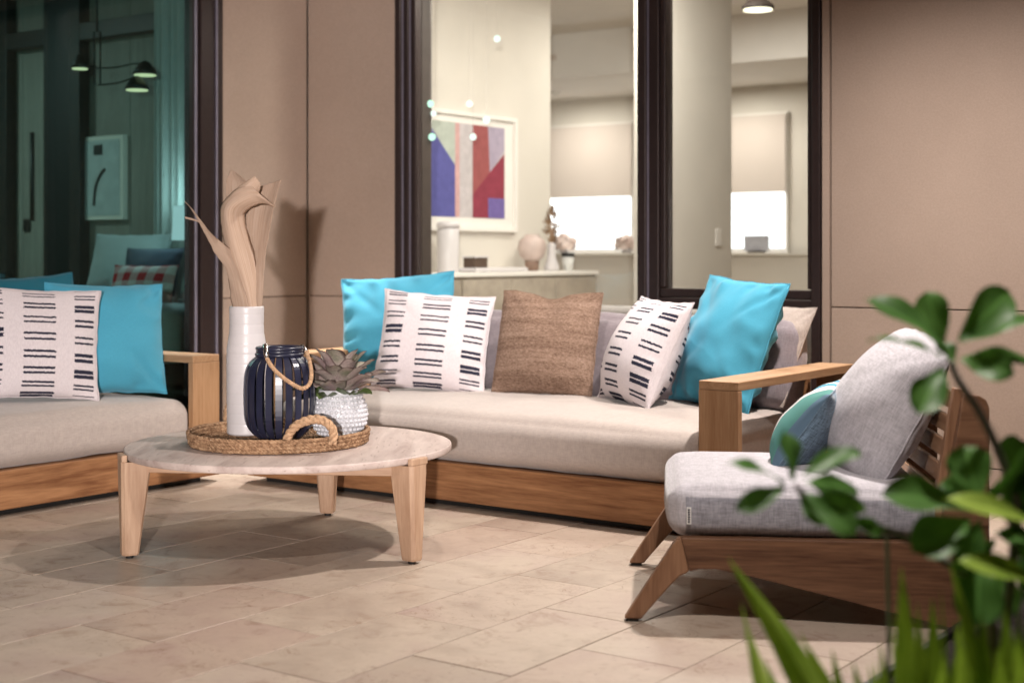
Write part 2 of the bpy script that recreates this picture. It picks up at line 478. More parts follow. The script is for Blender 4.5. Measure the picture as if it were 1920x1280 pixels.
ce = obj_bm('terrace_ceiling', b, M_PANEL, None, rz=ROT_N); tag(ce, kind='structure')
# planting bed on the near right
def soil():
    g = NG('mulch', 0.9, 0.2); f = g.noise(g.co(), 45, 5, 0.7)
    g.base(g.ramp(f, [(0.35, (0.006, 0.005, 0.004)), (0.7, (0.03, 0.022, 0.016))])); g.bump(f, 1.0, 0.02); return g.m
b = bmesh.new()
bmesh.ops.create_grid(b, x_segments=60, y_segments=90, size=1)
for v in b.verts:
    v.co = Vector((-1.33 + (v.co.x + 1) * 1.6, -0.6 + (v.co.y + 1) * 2.6, 0))
    v.co.z = 0.02 + 0.03 * mn.noise(v.co * 9) + 0.02 * mn.noise(v.co * 30)
o = obj_bm('planting_bed', b, soil(), None, True, rz=ROT_N); tag(o, kind='structure')
b = bmesh.new(); add_box(b, -1.357, -1.335, -0.6, 4.6, -0.004, 0.035, 0.003)
o = obj_bm('bed_edging', b, M_BLACK, None, rz=ROT_N); tag(o, kind='structure')

# ------------------------------------------------------------------ stone walls (thin panels on a backing, joints recessed)
def stone_wall(label, cat, loc, rz, spans, zs, xr, depth=0.14):
    t = thing('stone_wall', label, cat, loc, rz)
    box('backing', xr[0], xr[1], 0.02, depth, 0, 3.02, M_JOINT, t, 0)
    for x0, x1 in spans:
        for z0, z1 in zip(zs, zs[1:]):
            box('panel', x0 + 0.0025, x1 - 0.0025, 0.0, 0.03, z0 + 0.003, z1 - 0.003, M_PANEL, t, 0.002, 1)
    return t
ZS = (0.0, 0.10, 0.843, 3.02)
C0 = PL(WALL_U, WALL_N)
stone_wall('short stone clad wall right of the corner, behind the turquoise cushion', 'wall', C0, ROT_N, [(0.004, 0.745)], ZS, (0.0, 0.745))
wl = stone_wall('long stone clad wall behind the slatted lounge chair', 'wall', PL(WALL_U + 3.565, WALL_N), ROT_N, [(0.045, 3.5)], ZS, (0.04, 3.5))
box('edge_trim', 0.0, 0.04, -0.008, 0.14, 0, 3.02, M_PANEL, wl, 0.003)
# door wall: local x runs along N (towards the corner), local y away from the terrace (-U)
stone_wall('narrow stone clad wall between glass door and corner, behind the vase', 'wall', C0 + N * 0.0, ROT_U, [(-0.748, -0.003)], ZS, (-0.748, 0.0))

# ------------------------------------------------------------------ window in the right wall
SW0, SW1, SM0, SM1 = 0.752, 3.558, 2.490, 2.612
wn = thing('tall_window', 'tall bronze framed window behind the long sofa', 'window', C0, ROT_N)
def bar(name, x0, x1, y0, y1, z0, z1, m=M_BRONZE, parent=wn, bev=0.006):
    return box(name, x0, x1, y0, y1, z0, z1, m, parent, bev)
bar('frame', SW0, SW0 + 0.045, -0.015, 0.10, 0, 3.0)
bar('frame', SW0 + 0.047, SW0 + 0.085, 0.012, 0.10, 0, 3.0)
bar('frame', SW0 + 0.087, SW0 + 0.125, 0.035, 0.10, 0, 3.0)
bar('frame', SW1 - 0.05, SW1, -0.015, 0.10, 0, 3.0)
bar('mullion', SM0, SM0 + 0.055, -0.015, 0.10, 0, 3.0)
bar('mullion', SM0 + 0.057, SM1, 0.010, 0.10, 0, 3.0)
bar('head', SW0, SW1, -0.012, 0.10, 2.96, 3.02)
bar('bottom_rail', SW0 + 0.002, SW1 - 0.002, -0.010, 0.10, 0.0, 0.07)
# opening sash on the right with its rails
bar('sash_rail', SM1 + 0.002, SW1 - 0.052, 0.000, 0.09, 0.815, 0.875)
bar('sash_rail', SM1 + 0.002, SW1 - 0.052, 0.022, 0.09, 0.877, 0.925)
bar('sash_stile', SW1 - 0.085, SW1 - 0.052, 0.020, 0.09, 0.93, 2.96)
bar('sash_stile', SM1 + 0.002, SM1 + 0.035, 0.020, 0.09, 0.93, 2.96)
bar('glazing', SW0 + 0.12, SM0 + 0.003, 0.055, 0.062, 0.06, 2.97, M_GLASS, bev=0)
bar('glazing', SM1 + 0.03, SW1 - 0.08, 0.055, 0.062, 0.92, 2.97, M_GLASS, bev=0)
bar('glazing', SM1 - 0.005, SW1 - 0.045, 0.055, 0.062, 0.06, 0.82, M_GLASS, bev=0)
# inner reveal boards
bar('reveal_board', SW0 + 0.10, SW0 + 0.125, 0.102, 0.20, 0, 3.0, M_REVEAL)
bar('reveal_board', SM1 - 0.03, SM1 - 0.005, 0.102, 0.18, 0, 3.0, M_REVEAL)
M_HIGHLIGHT = plain('grey_weather_strip', (0.17, 0.155, 0.20), 0.4, 0.5, 0.2)  # pale lilac strips paint the highlights along the frame edges
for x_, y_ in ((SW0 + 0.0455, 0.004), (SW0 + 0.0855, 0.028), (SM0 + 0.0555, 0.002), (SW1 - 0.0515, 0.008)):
    box('weather_strip', x_ - 0.006, x_ + 0.005, y_, y_ + 0.02, 0.075, 2.95, M_HIGHLIGHT, wn, 0.001, 1)
hb = bmesh.new()
hx = SM1 + 0.43
add_tube(hb, spline([(hx, -0.005, 0.925), (hx + 0.0, -0.03, 0.955), (hx + 0.06, -0.035, 0.965), (hx + 0.15, -0.035, 0.955), (hx + 0.155, -0.02, 0.92)], 6), 0.008, 8)
add_box(hb, hx + 0.13, hx + 0.23, -0.03, 0.0, 0.90, 0.93, 0.006)
obj_bm('handle', hb, M_BLACK, wn, True)

# ------------------------------------------------------------------ glass door in the left wall
dr = thing('glass_door', 'wide bronze framed glass door behind the left sofa', 'door', C0, ROT_U)
DF0, DF1 = -0.955, -0.752
def dbar(name, x0, x1, y0, y1, z0, z1, m=M_BRONZE, bev=0.006):
    return box(name, x0, x1, y0, y1, z0, z1, m, dr, bev)
dbar('frame', DF1 - 0.05, DF1, -0.02, 0.12, 0, 3.0)
dbar('frame', DF1 - 0.165, DF1 - 0.052, -0.008, 0.12, 0, 3.0)
dbar('stile', DF0, DF1 - 0.167, 0.015, 0.10, 0, 3.0)
box('weather_strip', DF1 - 0.056, DF1 - 0.046, -0.026, -0.010, 0, 2.99, M_HIGHLIGHT, dr, 0.001, 1)  # door frame edge highlights, also painted as pale strips
box('weather_strip', DF0 + 0.004, DF0 + 0.020, 0.004, 0.014, 0.09, 2.92, M_HIGHLIGHT, dr, 0.001, 1)
dbar('bottom_rail', -5.0, DF0 - 0.002, 0.015, 0.10, 0, 0.08)
dbar('head', -5.0, DF0 - 0.002, 0.015, 0.10, 2.93, 3.0)
dbar('glazing', -5.0, DF0 + 0.004, 0.05, 0.058, 0.07, 2.95, M_GLASS_DARK, 0)

# ------------------------------------------------------------------ living room behind the window
def room(name, label, parts, m):
    t = thing(name, label, 'wall', (0, 0, 0), ROT_N)
    for nm, a in parts: box(nm, *a, m, t, 0)
    return t
b = bmesh.new(); add_box(b, -12, 3, WALL_N + 0.14, 13.3, -0.2, -0.01)
o = obj_bm('living_room_floor', b, plain('oak_floor', (0.42, 0.33, 0.24), 0.5), None, rz=ROT_N); tag(o, kind='structure')
b = bmesh.new(); add_box(b, -12, 3, WALL_N + 0.14, 13.3, 3.22, 3.4)
o = obj_bm('living_room_ceiling', b, M_PAINTWHITE, None, rz=ROT_N); tag(o, kind='structure')
b = bmesh.new(); add_box(b, -12, 3, 11.35, 13.0, 2.80, 3.219)
o = obj_bm('dropped_ceiling', b, M_PAINTWHITE, None, rz=ROT_N); tag(o, kind='structure')
box('vent', -8.3, -7.6, 11.335, 11.349, 2.98, 3.03, M_BLIND, o, 0)
iw = thing('painting_wall', 'cream interior wall that carries the abstract painting', 'wall', (0, 0, 0), ROT_N)
box('wall_slab', -6.62, -6.40, WALL_N + 0.15, 9.47, 0, 3.219, M_CREAM, iw, 0)
sp_ = thing('wall_spur', 'cream wall spur standing inside the room behind the window mullion', 'wall', (0, 0, 0), ROT_N)
box('wall_slab', -4.74, -4.60, 7.98, 9.1, 0, 3.219, M_CREAM, sp_, 0.004)
box('switch_plate', -4.599, -4.592, 8.85, 8.93, 1.17, 1.29, M_PAINTWHITE, sp_, 0.002)
ew = thing('end_wall', 'pale interior end wall with two daylit windows under blinds', 'wall', (0, 0, 0), ROT_N)
ZB, ZS_ = 1.73, 1.18
box('wall_slab', -12, 3, 13.0, 13.15, 0, 3.219, M_CREAM, ew, 0)
M_DAY = emit('bright_window_light', (0.95, 0.97, 1.0), 3.2)
for x0, x1 in ((-8.98, -7.70), (-6.85, -5.94)):
    f = box('window', x0, x1, 12.95, 12.999, ZS_ - 0.03, 2.52, M_PAINTWHITE, ew, 0.004)
    box('pane', x0 + 0.03, x1 - 0.03, 12.940, 12.949, ZS_, ZB, M_DAY, f, 0)
    box('blind', x0 + 0.01, x1 - 0.01, 12.925, 12.939, ZB, 2.50, M_BLIND, f, 0)
    box('sill', x0 - 0.03, x1 + 0.03, 12.90, 12.949, ZS_ - 0.05, ZS_ - 0.031, M_PAINTWHITE, f, 0.003)
box('cupboard_door', -5.80, -5.20, 12.97, 12.999, 0.1, 2.3, M_CREAM, ew, 0.004)
box('cupboard_door', -5.18, -4.58, 12.97, 12.999, 0.1, 2.3, M_CREAM, ew, 0.004)
ow = thing('side_wall', 'cream interior wall at the far left of the living room', 'wall', (0, 0, 0), ROT_N)
box('wall_slab', -12.0, -11.9, 9.3, 13.0, 0, 3.219, M_CREAM, ow, 0)
box('wall_slab', -11.9, -6.63, 9.3, 9.47, 0, 3.219, M_CREAM, ow, 0)
ow = thing('side_wall', 'cream interior wall at the far right of the living room', 'wall', (0, 0, 0), ROT_N)
box('wall_slab', 1.5, 1.6, WALL_N + 0.15, 13.0, 0, 3.219, M_CREAM, ow, 0)
def ceiling_panel_light(u, n, z, watts, size, label, col=(1, 0.94, 0.86)):
    t = thing('ceiling_light', label, 'ceiling light', PL(u, n, z), ROT_N)
    b = bmesh.new(); add_lathe(b, [(0.07, -0.001), (0.07, -0.034), (0.058, -0.036), (0.05, -0.002)], 24); obj_bm('trim_ring', b, M_PAINTWHITE, t, True)
    b = bmesh.new(); add_lathe(b, [(0.047, -0.003), (0.047, -0.006)], 20); obj_bm('lens', b, emit('room_lens', (1, 0.96, 0.88), 12), t)
    d = bpy.data.lights.new('room_lamp', 'AREA'); d.energy = watts; d.color = col; d.size = size; d.shape = 'DISK'
    o = bpy.data.objects.new('room_lamp', d); o.location = (0, 0, -0.045); link(o, t)
    return t
ceiling_panel_light(-4.9, 7.75, 3.22, 36, 0.5, 'recessed ceiling light just inside the tall window near the wall spur')
ceiling_panel_light(-5.3, 9.9, 3.22, 50, 0.6, 'recessed ceiling light in the middle of the living room')
ceiling_panel_light(-3.9, 7.2, 3.22, 105, 0.6, 'recessed ceiling light to the right of the wall spur')
ceiling_panel_light(-8.2, 12.2, 2.80, 24, 0.4, 'recessed light in the dropped ceiling over the left daylit window')
ceiling_panel_light(-6.3, 12.2, 2.80, 24, 0.4, 'recessed light in the dropped ceiling over the right daylit window')

# painting (wall plane u = -6.40, facing +U): local x along N, local z up
pt = thing('abstract_painting', 'abstract painting of blue, white and maroon shapes in a wide white frame', 'painting', PL(-6.40, 0), ROT_U)
def pbox(name, x0, x1, z0, z1, y0, y1, m, parent=pt): return box(name, x0, x1, -y1, -y0, z0, z1, m, parent, 0.0)
PN0, PN1, PZ0, PZ1 = 7.62, 8.97, 1.285, 2.16
pbox('frame', PN0, PN0 + 0.03, PZ0, PZ1, 0.0, 0.035, M_PAINTWHITE); pbox('frame', PN1 - 0.03, PN1, PZ0, PZ1, 0.0, 0.035, M_PAINTWHITE)
pbox('frame', PN0 + .03, PN1 - .03, PZ0, PZ0 + 0.03, 0.0, 0.035, M_PAINTWHITE); pbox('frame', PN0 + .03, PN1 - .03, PZ1 - 0.03, PZ1, 0.0, 0.035, M_PAINTWHITE)
cv = pbox('mat_board', PN0 + 0.03, PN1 - 0.03, PZ0 + 0.03, PZ1 - 0.03, 0.0, 0.012, M_PAINTWHITE)
ax0, ax1, az0, az1 = PN0 + 0.14, PN1 - 0.15, PZ0 + 0.10, PZ1 - 0.085
def art(poly, c, y):
    b = bmesh.new(); vs = [b.verts.new((ax0 + p * (ax1 - ax0), -y, az0 + q * (az1 - az0))) for p, q in poly]
    b.faces.new(vs); obj_bm('painted_shape', b, plain('paint', c, 0.8, 0.2, 0, 0.1, 20), cv)
art([(0, 0), (1, 0), (1, 1), (0, 1)], (0.50, 0.46, 0.47), 0.0135)
art([(0, 0), (.42, 0), (.42, .55), (.10, 1), (0, 1)], (0.10, 0.10, 0.30), 0.015)
art([(.10, 1), (.42, .55), (.42, 1)], (0.42, 0.46, 0.41), 0.015)
art([(.42, 0), (.47, 0), (.47, 1), (.42, 1)], (0.55, 0.34, 0.33), 0.015)
art([(.62, 0), (1, 0), (1, .72), (.82, .5), (.80, 1), (.62, 1)], (0.25, 0.045, 0.07), 0.015)
art([(.62, .25), (.82, .5), (.80, 1), (.62, 1)], (0.30, 0.09, 0.09), 0.016)
art([(.80, 1), (.82, .5), (1, .75), (1, 1)], (0.38, 0.33, 0.42), 0.015)
art([(.80, 0), (1, 0), (1, .22), (.80, .22)], (0.16, 0.12, 0.33), 0.017)

# sideboard under the painting (local x along N)
SBZ = 0.985
sb = thing('sideboard', 'long pale sideboard under the abstract painting', 'sideboard', PL(-6.40, 0), ROT_U)
M_SB = plain('taupe_lacquer', (0.40, 0.35, 0.29), 0.5); 
box('cabinet', 7.1, 9.42, -0.46, -0.01, 0.08, SBZ - 0.03, M_SB, sb, 0.004)
box('top', 7.08, 9.44, -0.48, -0.006, SBZ - 0.029, SBZ, M_PAINTWHITE, sb, 0.003)
box('base', 7.14, 9.38, -0.42, -0.03, 0, 0.079, M_REVEAL, sb, 0)
for k in range(4):
    box('door', 7.12 + k * 0.573, 7.12 + k * 0.573 + 0.565, -0.478, -0.461, 0.10, SBZ - 0.05, M_SB, sb, 0.003)
def onboard(n, out=0.22): return PL(-6.40 + out, n, SBZ + 0.001)
# vases and small things on the sideboard
t = thing('cylinder_vase', 'white lidded cylinder vase at the left end of the sideboard', 'vase', onboard(7.86))
b = bmesh.new(); add_lathe(b, [(0.075, 0), (0.078, 0.01), (0.078, 0.30), (0.070, 0.31)], 28); obj_bm('body', b, M_WHITE, t, True)
b = bmesh.new(); add_lathe(b, [(0.08, 0.311), (0.08, 0.345), (0.06, 0.355)], 28); obj_bm('lid', b, M_WHITE, t, True)
t = thing('serving_tray', 'flat white tray on the sideboard holding a small brown box', 'tray', onboard(8.32), ROT_U)
b = bmesh.new(); add_box(b, -0.30, 0.34, -0.13, 0.13, 0, 0.03, 0.008); obj_bm('base', b, M_WHITE, t)
t = thing('wooden_box', 'small dark brown box with pale rim on the white tray', 'box', onboard(8.18) + Vector((0, 0, 0.031)), ROT_U)
b = bmesh.new(); add_box(b, -0.08, 0.08, -0.05, 0.05, 0, 0.07, 0.004); obj_bm('body', b, plain('brown_box', (0.10, 0.065, 0.045), 0.5), t)
b = bmesh.new(); add_box(b, -0.09, 0.09, -0.06, 0.06, 0.071, 0.082, 0.003); obj_bm('lid', b, M_WHITE, t)
t = thing('round_vase', 'round pinkish grey vase on the sideboard with dark foot', 'vase', onboard(8.98, 0.16))
b = bmesh.new(); add_lathe(b, [(0.05, 0), (0.055, 0.06), (0.06, 0.075)], 28); obj_bm('foot', b, plain('clay', (0.26, 0.17, 0.13), 0.6), t, True)
b = bmesh.new(); add_lathe(b, [(0.05, 0.076), (0.09, 0.11), (0.112, 0.17), (0.10, 0.23), (0.06, 0.265), (0.05, 0.28)], 28); obj_bm('body', b, plain('pink_clay', (0.55, 0.44, 0.40), 0.5), t, True)
t = thing('bottle_vase', 'slender white vase holding the brown dried plume on the sideboard', 'vase', onboard(9.10, 0.26))
b = bmesh.new(); add_lathe(b, [(0.055, 0), (0.06, 0.03), (0.035, 0.10), (0.028, 0.16), (0.035, 0.20), (0.02, 0.215)], 24); obj_bm('body', b, M_WHITE, t, True)
t = thing('dried_plume', 'brown dried plume standing in the slender white vase', 'dried flowers', onboard(9.10, 0.26) + Vector((0, 0, 0.216)))
b = bmesh.new()
for k in range(260):
    q = random.random(); a = random.uniform(0, 6.28); r = 0.075 * math.sin(math.pi * min(1, q * 0.92 + 0.08)) * random.uniform(.3, 1)
    p = Vector((r * math.cos(a), r * math.sin(a), q * 0.27)); d = Vector((math.cos(a) * .02, math.sin(a) * .02, .03))
    s = d.cross(Vector((0, 0, 1))).normalized() * 0.009
    b.faces.new([b.verts.new(p - s), b.verts.new(p + s), b.verts.new(p + d)])
obj_bm('plume', b, plain('dried_brown', (0.30, 0.20, 0.125), 0.9, 0.1, 0, 0.4, 60), t)
b = bmesh.new(); add_tube(b, [Vector((0, 0, 0)), Vector((0, 0, 0.1))], 0.006, 6); obj_bm('stem', b, M_ROPE, t)
t = thing('takeaway_cup', 'pale cup with a black lid on the sideboard', 'cup', onboard(9.27, 0.30))
b = bmesh.new(); add_lathe(b, [(0.036, 0), (0.048, 0.11)], 24); obj_bm('cup_body', b, plain('pale_paper', (0.62, 0.62, 0.60), 0.6), t, True)
b = bmesh.new(); add_lathe(b, [(0.052, 0.111), (0.052, 0.13), (0.045, 0.14)], 24); obj_bm('lid', b, M_BLACK, t, True)
def bouquet(name, label, p, rad, m, k):
    t = thing(name, label, 'flowers', p)
    b = bmesh.new(); add_lathe(b, [(0.045, -0.059), (0.055, -0.03), (0.05, 0.0)], 20); obj_bm('pot', b, M_WHITE, t, True)
    b = bmesh.new()
    for i in range(k):
        v = Vector((random.gauss(0, 1), random.gauss(0, 1), abs(random.gauss(0, 1)))).normalized() * rad * random.uniform(.5, 1)
        w_ = Vector((random.gauss(0, 1), random.gauss(0, 1), random.gauss(0, 1))).normalized() * rad * .28
        h_ = v.cross(w_).normalized() * rad * .28
        b.faces.new([b.verts.new(v - w_), b.verts.new(v + h_), b.verts.new(v + w_), b.verts.new(v - h_)])
    obj_bm('petals', b, m, t)
M_PEACH = plain('peach_petal', (0.74, 0.62, 0.57), 0.8, 0.2, 0, 0.3, 30)
lg_ = thing('ledge_cabinet', 'long cream ledge cabinet under the two daylit windows', 'cabinet', (0, 0, 0), ROT_N)
box('carcass', -9.2, -5.3, 12.45, 12.895, 0.0, 1.10, M_CREAM, lg_, 0.003)
box('top', -9.22, -5.28, 12.43, 12.895, 1.101, 1.13, M_CREAM, lg_, 0.004)
bouquet('flower_pot', 'bunch of pale pink flowers at the left end of the left daylit window', PL(-8.36, 12.62, 1.131 + 0.06), 0.15, M_PEACH, 170)
bouquet('flower_pot', 'bunch of pale pink flowers at the right end of the left daylit window', PL(-7.58, 12.62, 1.131 + 0.06), 0.13, M_PEACH, 170)
t = thing('small_screen', 'small grey screen before the right daylit window', 'screen', PL(-6.12, 12.62, 1.131), ROT_N)
box('panel', -0.13, 0.13, 0, 0.03, 0.02, 0.17, plain('screen_grey', (0.40, 0.40, 0.44), 0.4), t, 0.004)
box('foot', -0.07, 0.07, -0.05, 0.08, 0.0, 0.019, M_REVEAL, t, 0.003)
# indoor sofa whose back stands behind the window
t = thing('indoor_sofa', 'grey indoor sofa seen through the window behind the garden sofa', 'sofa', PL(-3.9, 7.25), ROT_N)
M_INS = fabric('indoor_grey', (0.33, 0.30, 0.285), 0.1, 300)
box('backrest', -0.9, 1.25, 0.0, 0.22, 0.12, 0.80, M_INS, t, 0.05, 4, smooth=True)
box('seat', -0.9, 1.25, 0.221, 0.85, 0.12, 0.45, M_INS, t, 0.05, 4, smooth=True)
box('base', -0.85, 1.2, 0.05, 0.80, 0.0, 0.119, M_REVEAL, t, 0)
# pendant at the top of the right pane
def pendant(name, label, p, top, rad, tilt=0):
    t = thing(name, label, 'pendant lamp', p)
    b = bmesh.new(); add_lathe(b, [(rad, 0.0), (rad * .97, 0.02), (rad * .62, 0.055), (rad * .25, 0.085), (0.02, 0.10)], 28)
    obj_bm('lamp_shade', b, M_REVEAL, t, True)
    b = bmesh.new(); add_lathe(b, [(rad * .9, -0.003), (rad * .9, -0.012)], 24); obj_bm('diffuser', b, emit('pendant_glow', (1, 0.94, 0.72), 2.2), t)
    b = bmesh.new(); add_tube(b, [Vector((0, 0, 0.09)), Vector((0, 0, top - p.z))], 0.006, 6); obj_bm('rod', b, M_BLACK, t)
    return t
pendant('pendant_lamp', 'black dome pendant lamp lit below at the top of the right window pane', ray(1421, 17, 9.2), 3.22, 0.105)
# added glowing globes that stand in for lamp reflections in the window glass
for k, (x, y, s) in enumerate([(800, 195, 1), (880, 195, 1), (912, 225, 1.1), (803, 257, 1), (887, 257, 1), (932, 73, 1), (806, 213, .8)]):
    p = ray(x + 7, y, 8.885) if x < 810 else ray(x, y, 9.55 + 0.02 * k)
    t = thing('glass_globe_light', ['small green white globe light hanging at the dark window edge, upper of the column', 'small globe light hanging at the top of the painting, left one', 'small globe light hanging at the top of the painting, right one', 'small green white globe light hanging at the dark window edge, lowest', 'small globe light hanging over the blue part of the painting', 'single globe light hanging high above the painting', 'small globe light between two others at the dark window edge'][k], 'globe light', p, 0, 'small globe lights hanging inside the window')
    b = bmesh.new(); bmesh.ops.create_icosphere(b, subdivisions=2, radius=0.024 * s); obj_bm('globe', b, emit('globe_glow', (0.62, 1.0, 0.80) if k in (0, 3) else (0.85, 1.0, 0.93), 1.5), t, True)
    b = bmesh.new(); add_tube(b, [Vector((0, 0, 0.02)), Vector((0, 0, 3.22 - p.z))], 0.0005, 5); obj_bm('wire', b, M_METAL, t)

# ------------------------------------------------------------------ bedroom behind the door (local frame x=U, y=N)
BN = 6.40
M_BWOOD = wood('bedroom_panelling', (0.17, 0.15, 0.13), (0.26, 0.235, 0.205), 2, 0.6)
bw = thing('bedroom_wall', 'grey wood panelled bedroom wall seen through the glass door', 'wall', (0, 0, 0), ROT_N)
for k in range(8):
    box('panel', -11.4 + k * 0.6 + 0.002, -11.4 + (k + 1) * 0.6 - 0.002, BN, BN + 0.05, 0, 3.0, M_BWOOD, bw, 0.003, 1)
box('backing', -11.4, -6.62, BN + 0.05, BN + 0.12, 0, 3.0, M_REVEAL, bw, 0)
b = bmesh.new(); add_box(b, -12, -6.62, 0, BN, -0.2, -0.01); o = obj_bm('bedroom_floor', b, M_REVEAL, None, rz=ROT_N); tag(o, kind='structure')
b = bmesh.new(); add_box(b, -12, -6.60, 0, BN + 0.1, 3.021, 3.2); o = obj_bm('bedroom_ceiling', b, plain('bedroom_ceiling_paint', (0.3, 0.3, 0.3), 0.8), None, rz=ROT_N); tag(o, kind='structure')
t = thing('bedroom_side_wall', 'dark wall at the far side of the bedroom', 'wall', (0, 0, 0), ROT_N)
box('wall_slab', -12, -11.5, 0, BN, 0, 3.02, M_BWOOD, t, 0)
t = thing('inner_door', 'dark framed inner door with a pull bar inside the bedroom', 'door', (0, 0, 0), ROT_N)
MN = BN - 0.10
M_DK = plain('dark_bronze_inner', (0.012, 0.010, 0.009), 0.5)
box('stile', -8.62, -8.22, MN, MN + 0.09, 0, 2.98, M_DK, t, 0.004)
box('stile', -9.6, -9.06, MN, MN + 0.09, 0, 2.98, M_DK, t, 0.004)
box('transom', -9.06 + .002, -8.622, MN, MN + 0.085, 2.60, 2.72, M_DK, t, 0.004)
box('transom', -8.218, -6.63, MN, MN + 0.085, 2.60, 2.72, M_DK, t, 0.004)
b = bmesh.new(); add_tube(b, [Vector((-8.68, MN - 0.05, 1.35)), Vector((-8.68, MN - 0.05, 1.98))], 0.016, 10); obj_bm('pull_bar', b, M_DK, t, True)
box('switch_plate', -8.98, -8.90, MN + 0.085, MN + 0.098, 1.28, 1.37, M_DK, t, 0.003)
cb_ = bmesh.new(); rows = []
for i in range(90):
    x = -7.40 + i * 0.76 / 89; y = BN - 0.13 + 0.032 * math.sin(i * 0.75) + 0.012 * math.sin(i * 0.31)
    rows.append((cb_.verts.new((x, y, 0.02)), cb_.verts.new((x, y, 2.98))))
for a, c in zip(rows, rows[1:]): cb_.faces.new((a[0], c[0], c[1], a[1]))
cu = obj_bm('curtain', cb_, fabric('curtain_fabric', (0.36, 0.36, 0.35), 0.08, 200), None, True, rz=ROT_N)
tag(cu, 'long pleated curtain at the right side of the bedroom wall', 'curtain')
t = thing('framed_print', 'pale print with a thin dark curved stem in a white frame', 'picture', (0, 0, 0), ROT_N)
box('frame', -8.55, -7.82, BN - 0.045, BN - 0.002, 1.35, 1.93, M_BLIND, t, 0.003)
box('mat_board', -8.52, -7.85, BN - 0.049, BN - 0.046, 1.38, 1.90, plain('print_paper', (0.36, 0.37, 0.37), 0.8), t, 0)
b = bmesh.new(); add_tube(b, spline([(-8.12, BN - 0.052, 1.45), (-8.10, BN - 0.052, 1.58), (-8.05, BN - 0.052, 1.66), (-8.0, BN - 0.052, 1.70)], 6), 0.010, 6); obj_bm('painted_stem', b, M_DK, t)
b = bmesh.new(); add_box(b, -8.12, -8.03, BN - 0.054, BN - 0.050, 1.80, 1.87, 0); obj_bm('painted_leaf', b, M_DK, t)

# bed
bd = thing('bed', 'high bed with pale bedding seen dimly through the glass door', 'bed', (0, 0, 0), ROT_N)
M_BED = fabric('bed_linen', (0.30, 0.32, 0.33), 0.08, 200)
box('mattress', -7.95, -6.62, BN - 1.1, BN - 0.16, 0.45, 0.80, M_BED, bd, 0.06, 4, smooth=True)
box('base', -7.9, -6.68, BN - 1.05, BN - 0.2, 0.0, 0.449, M_REVEAL, bd, 0.01)

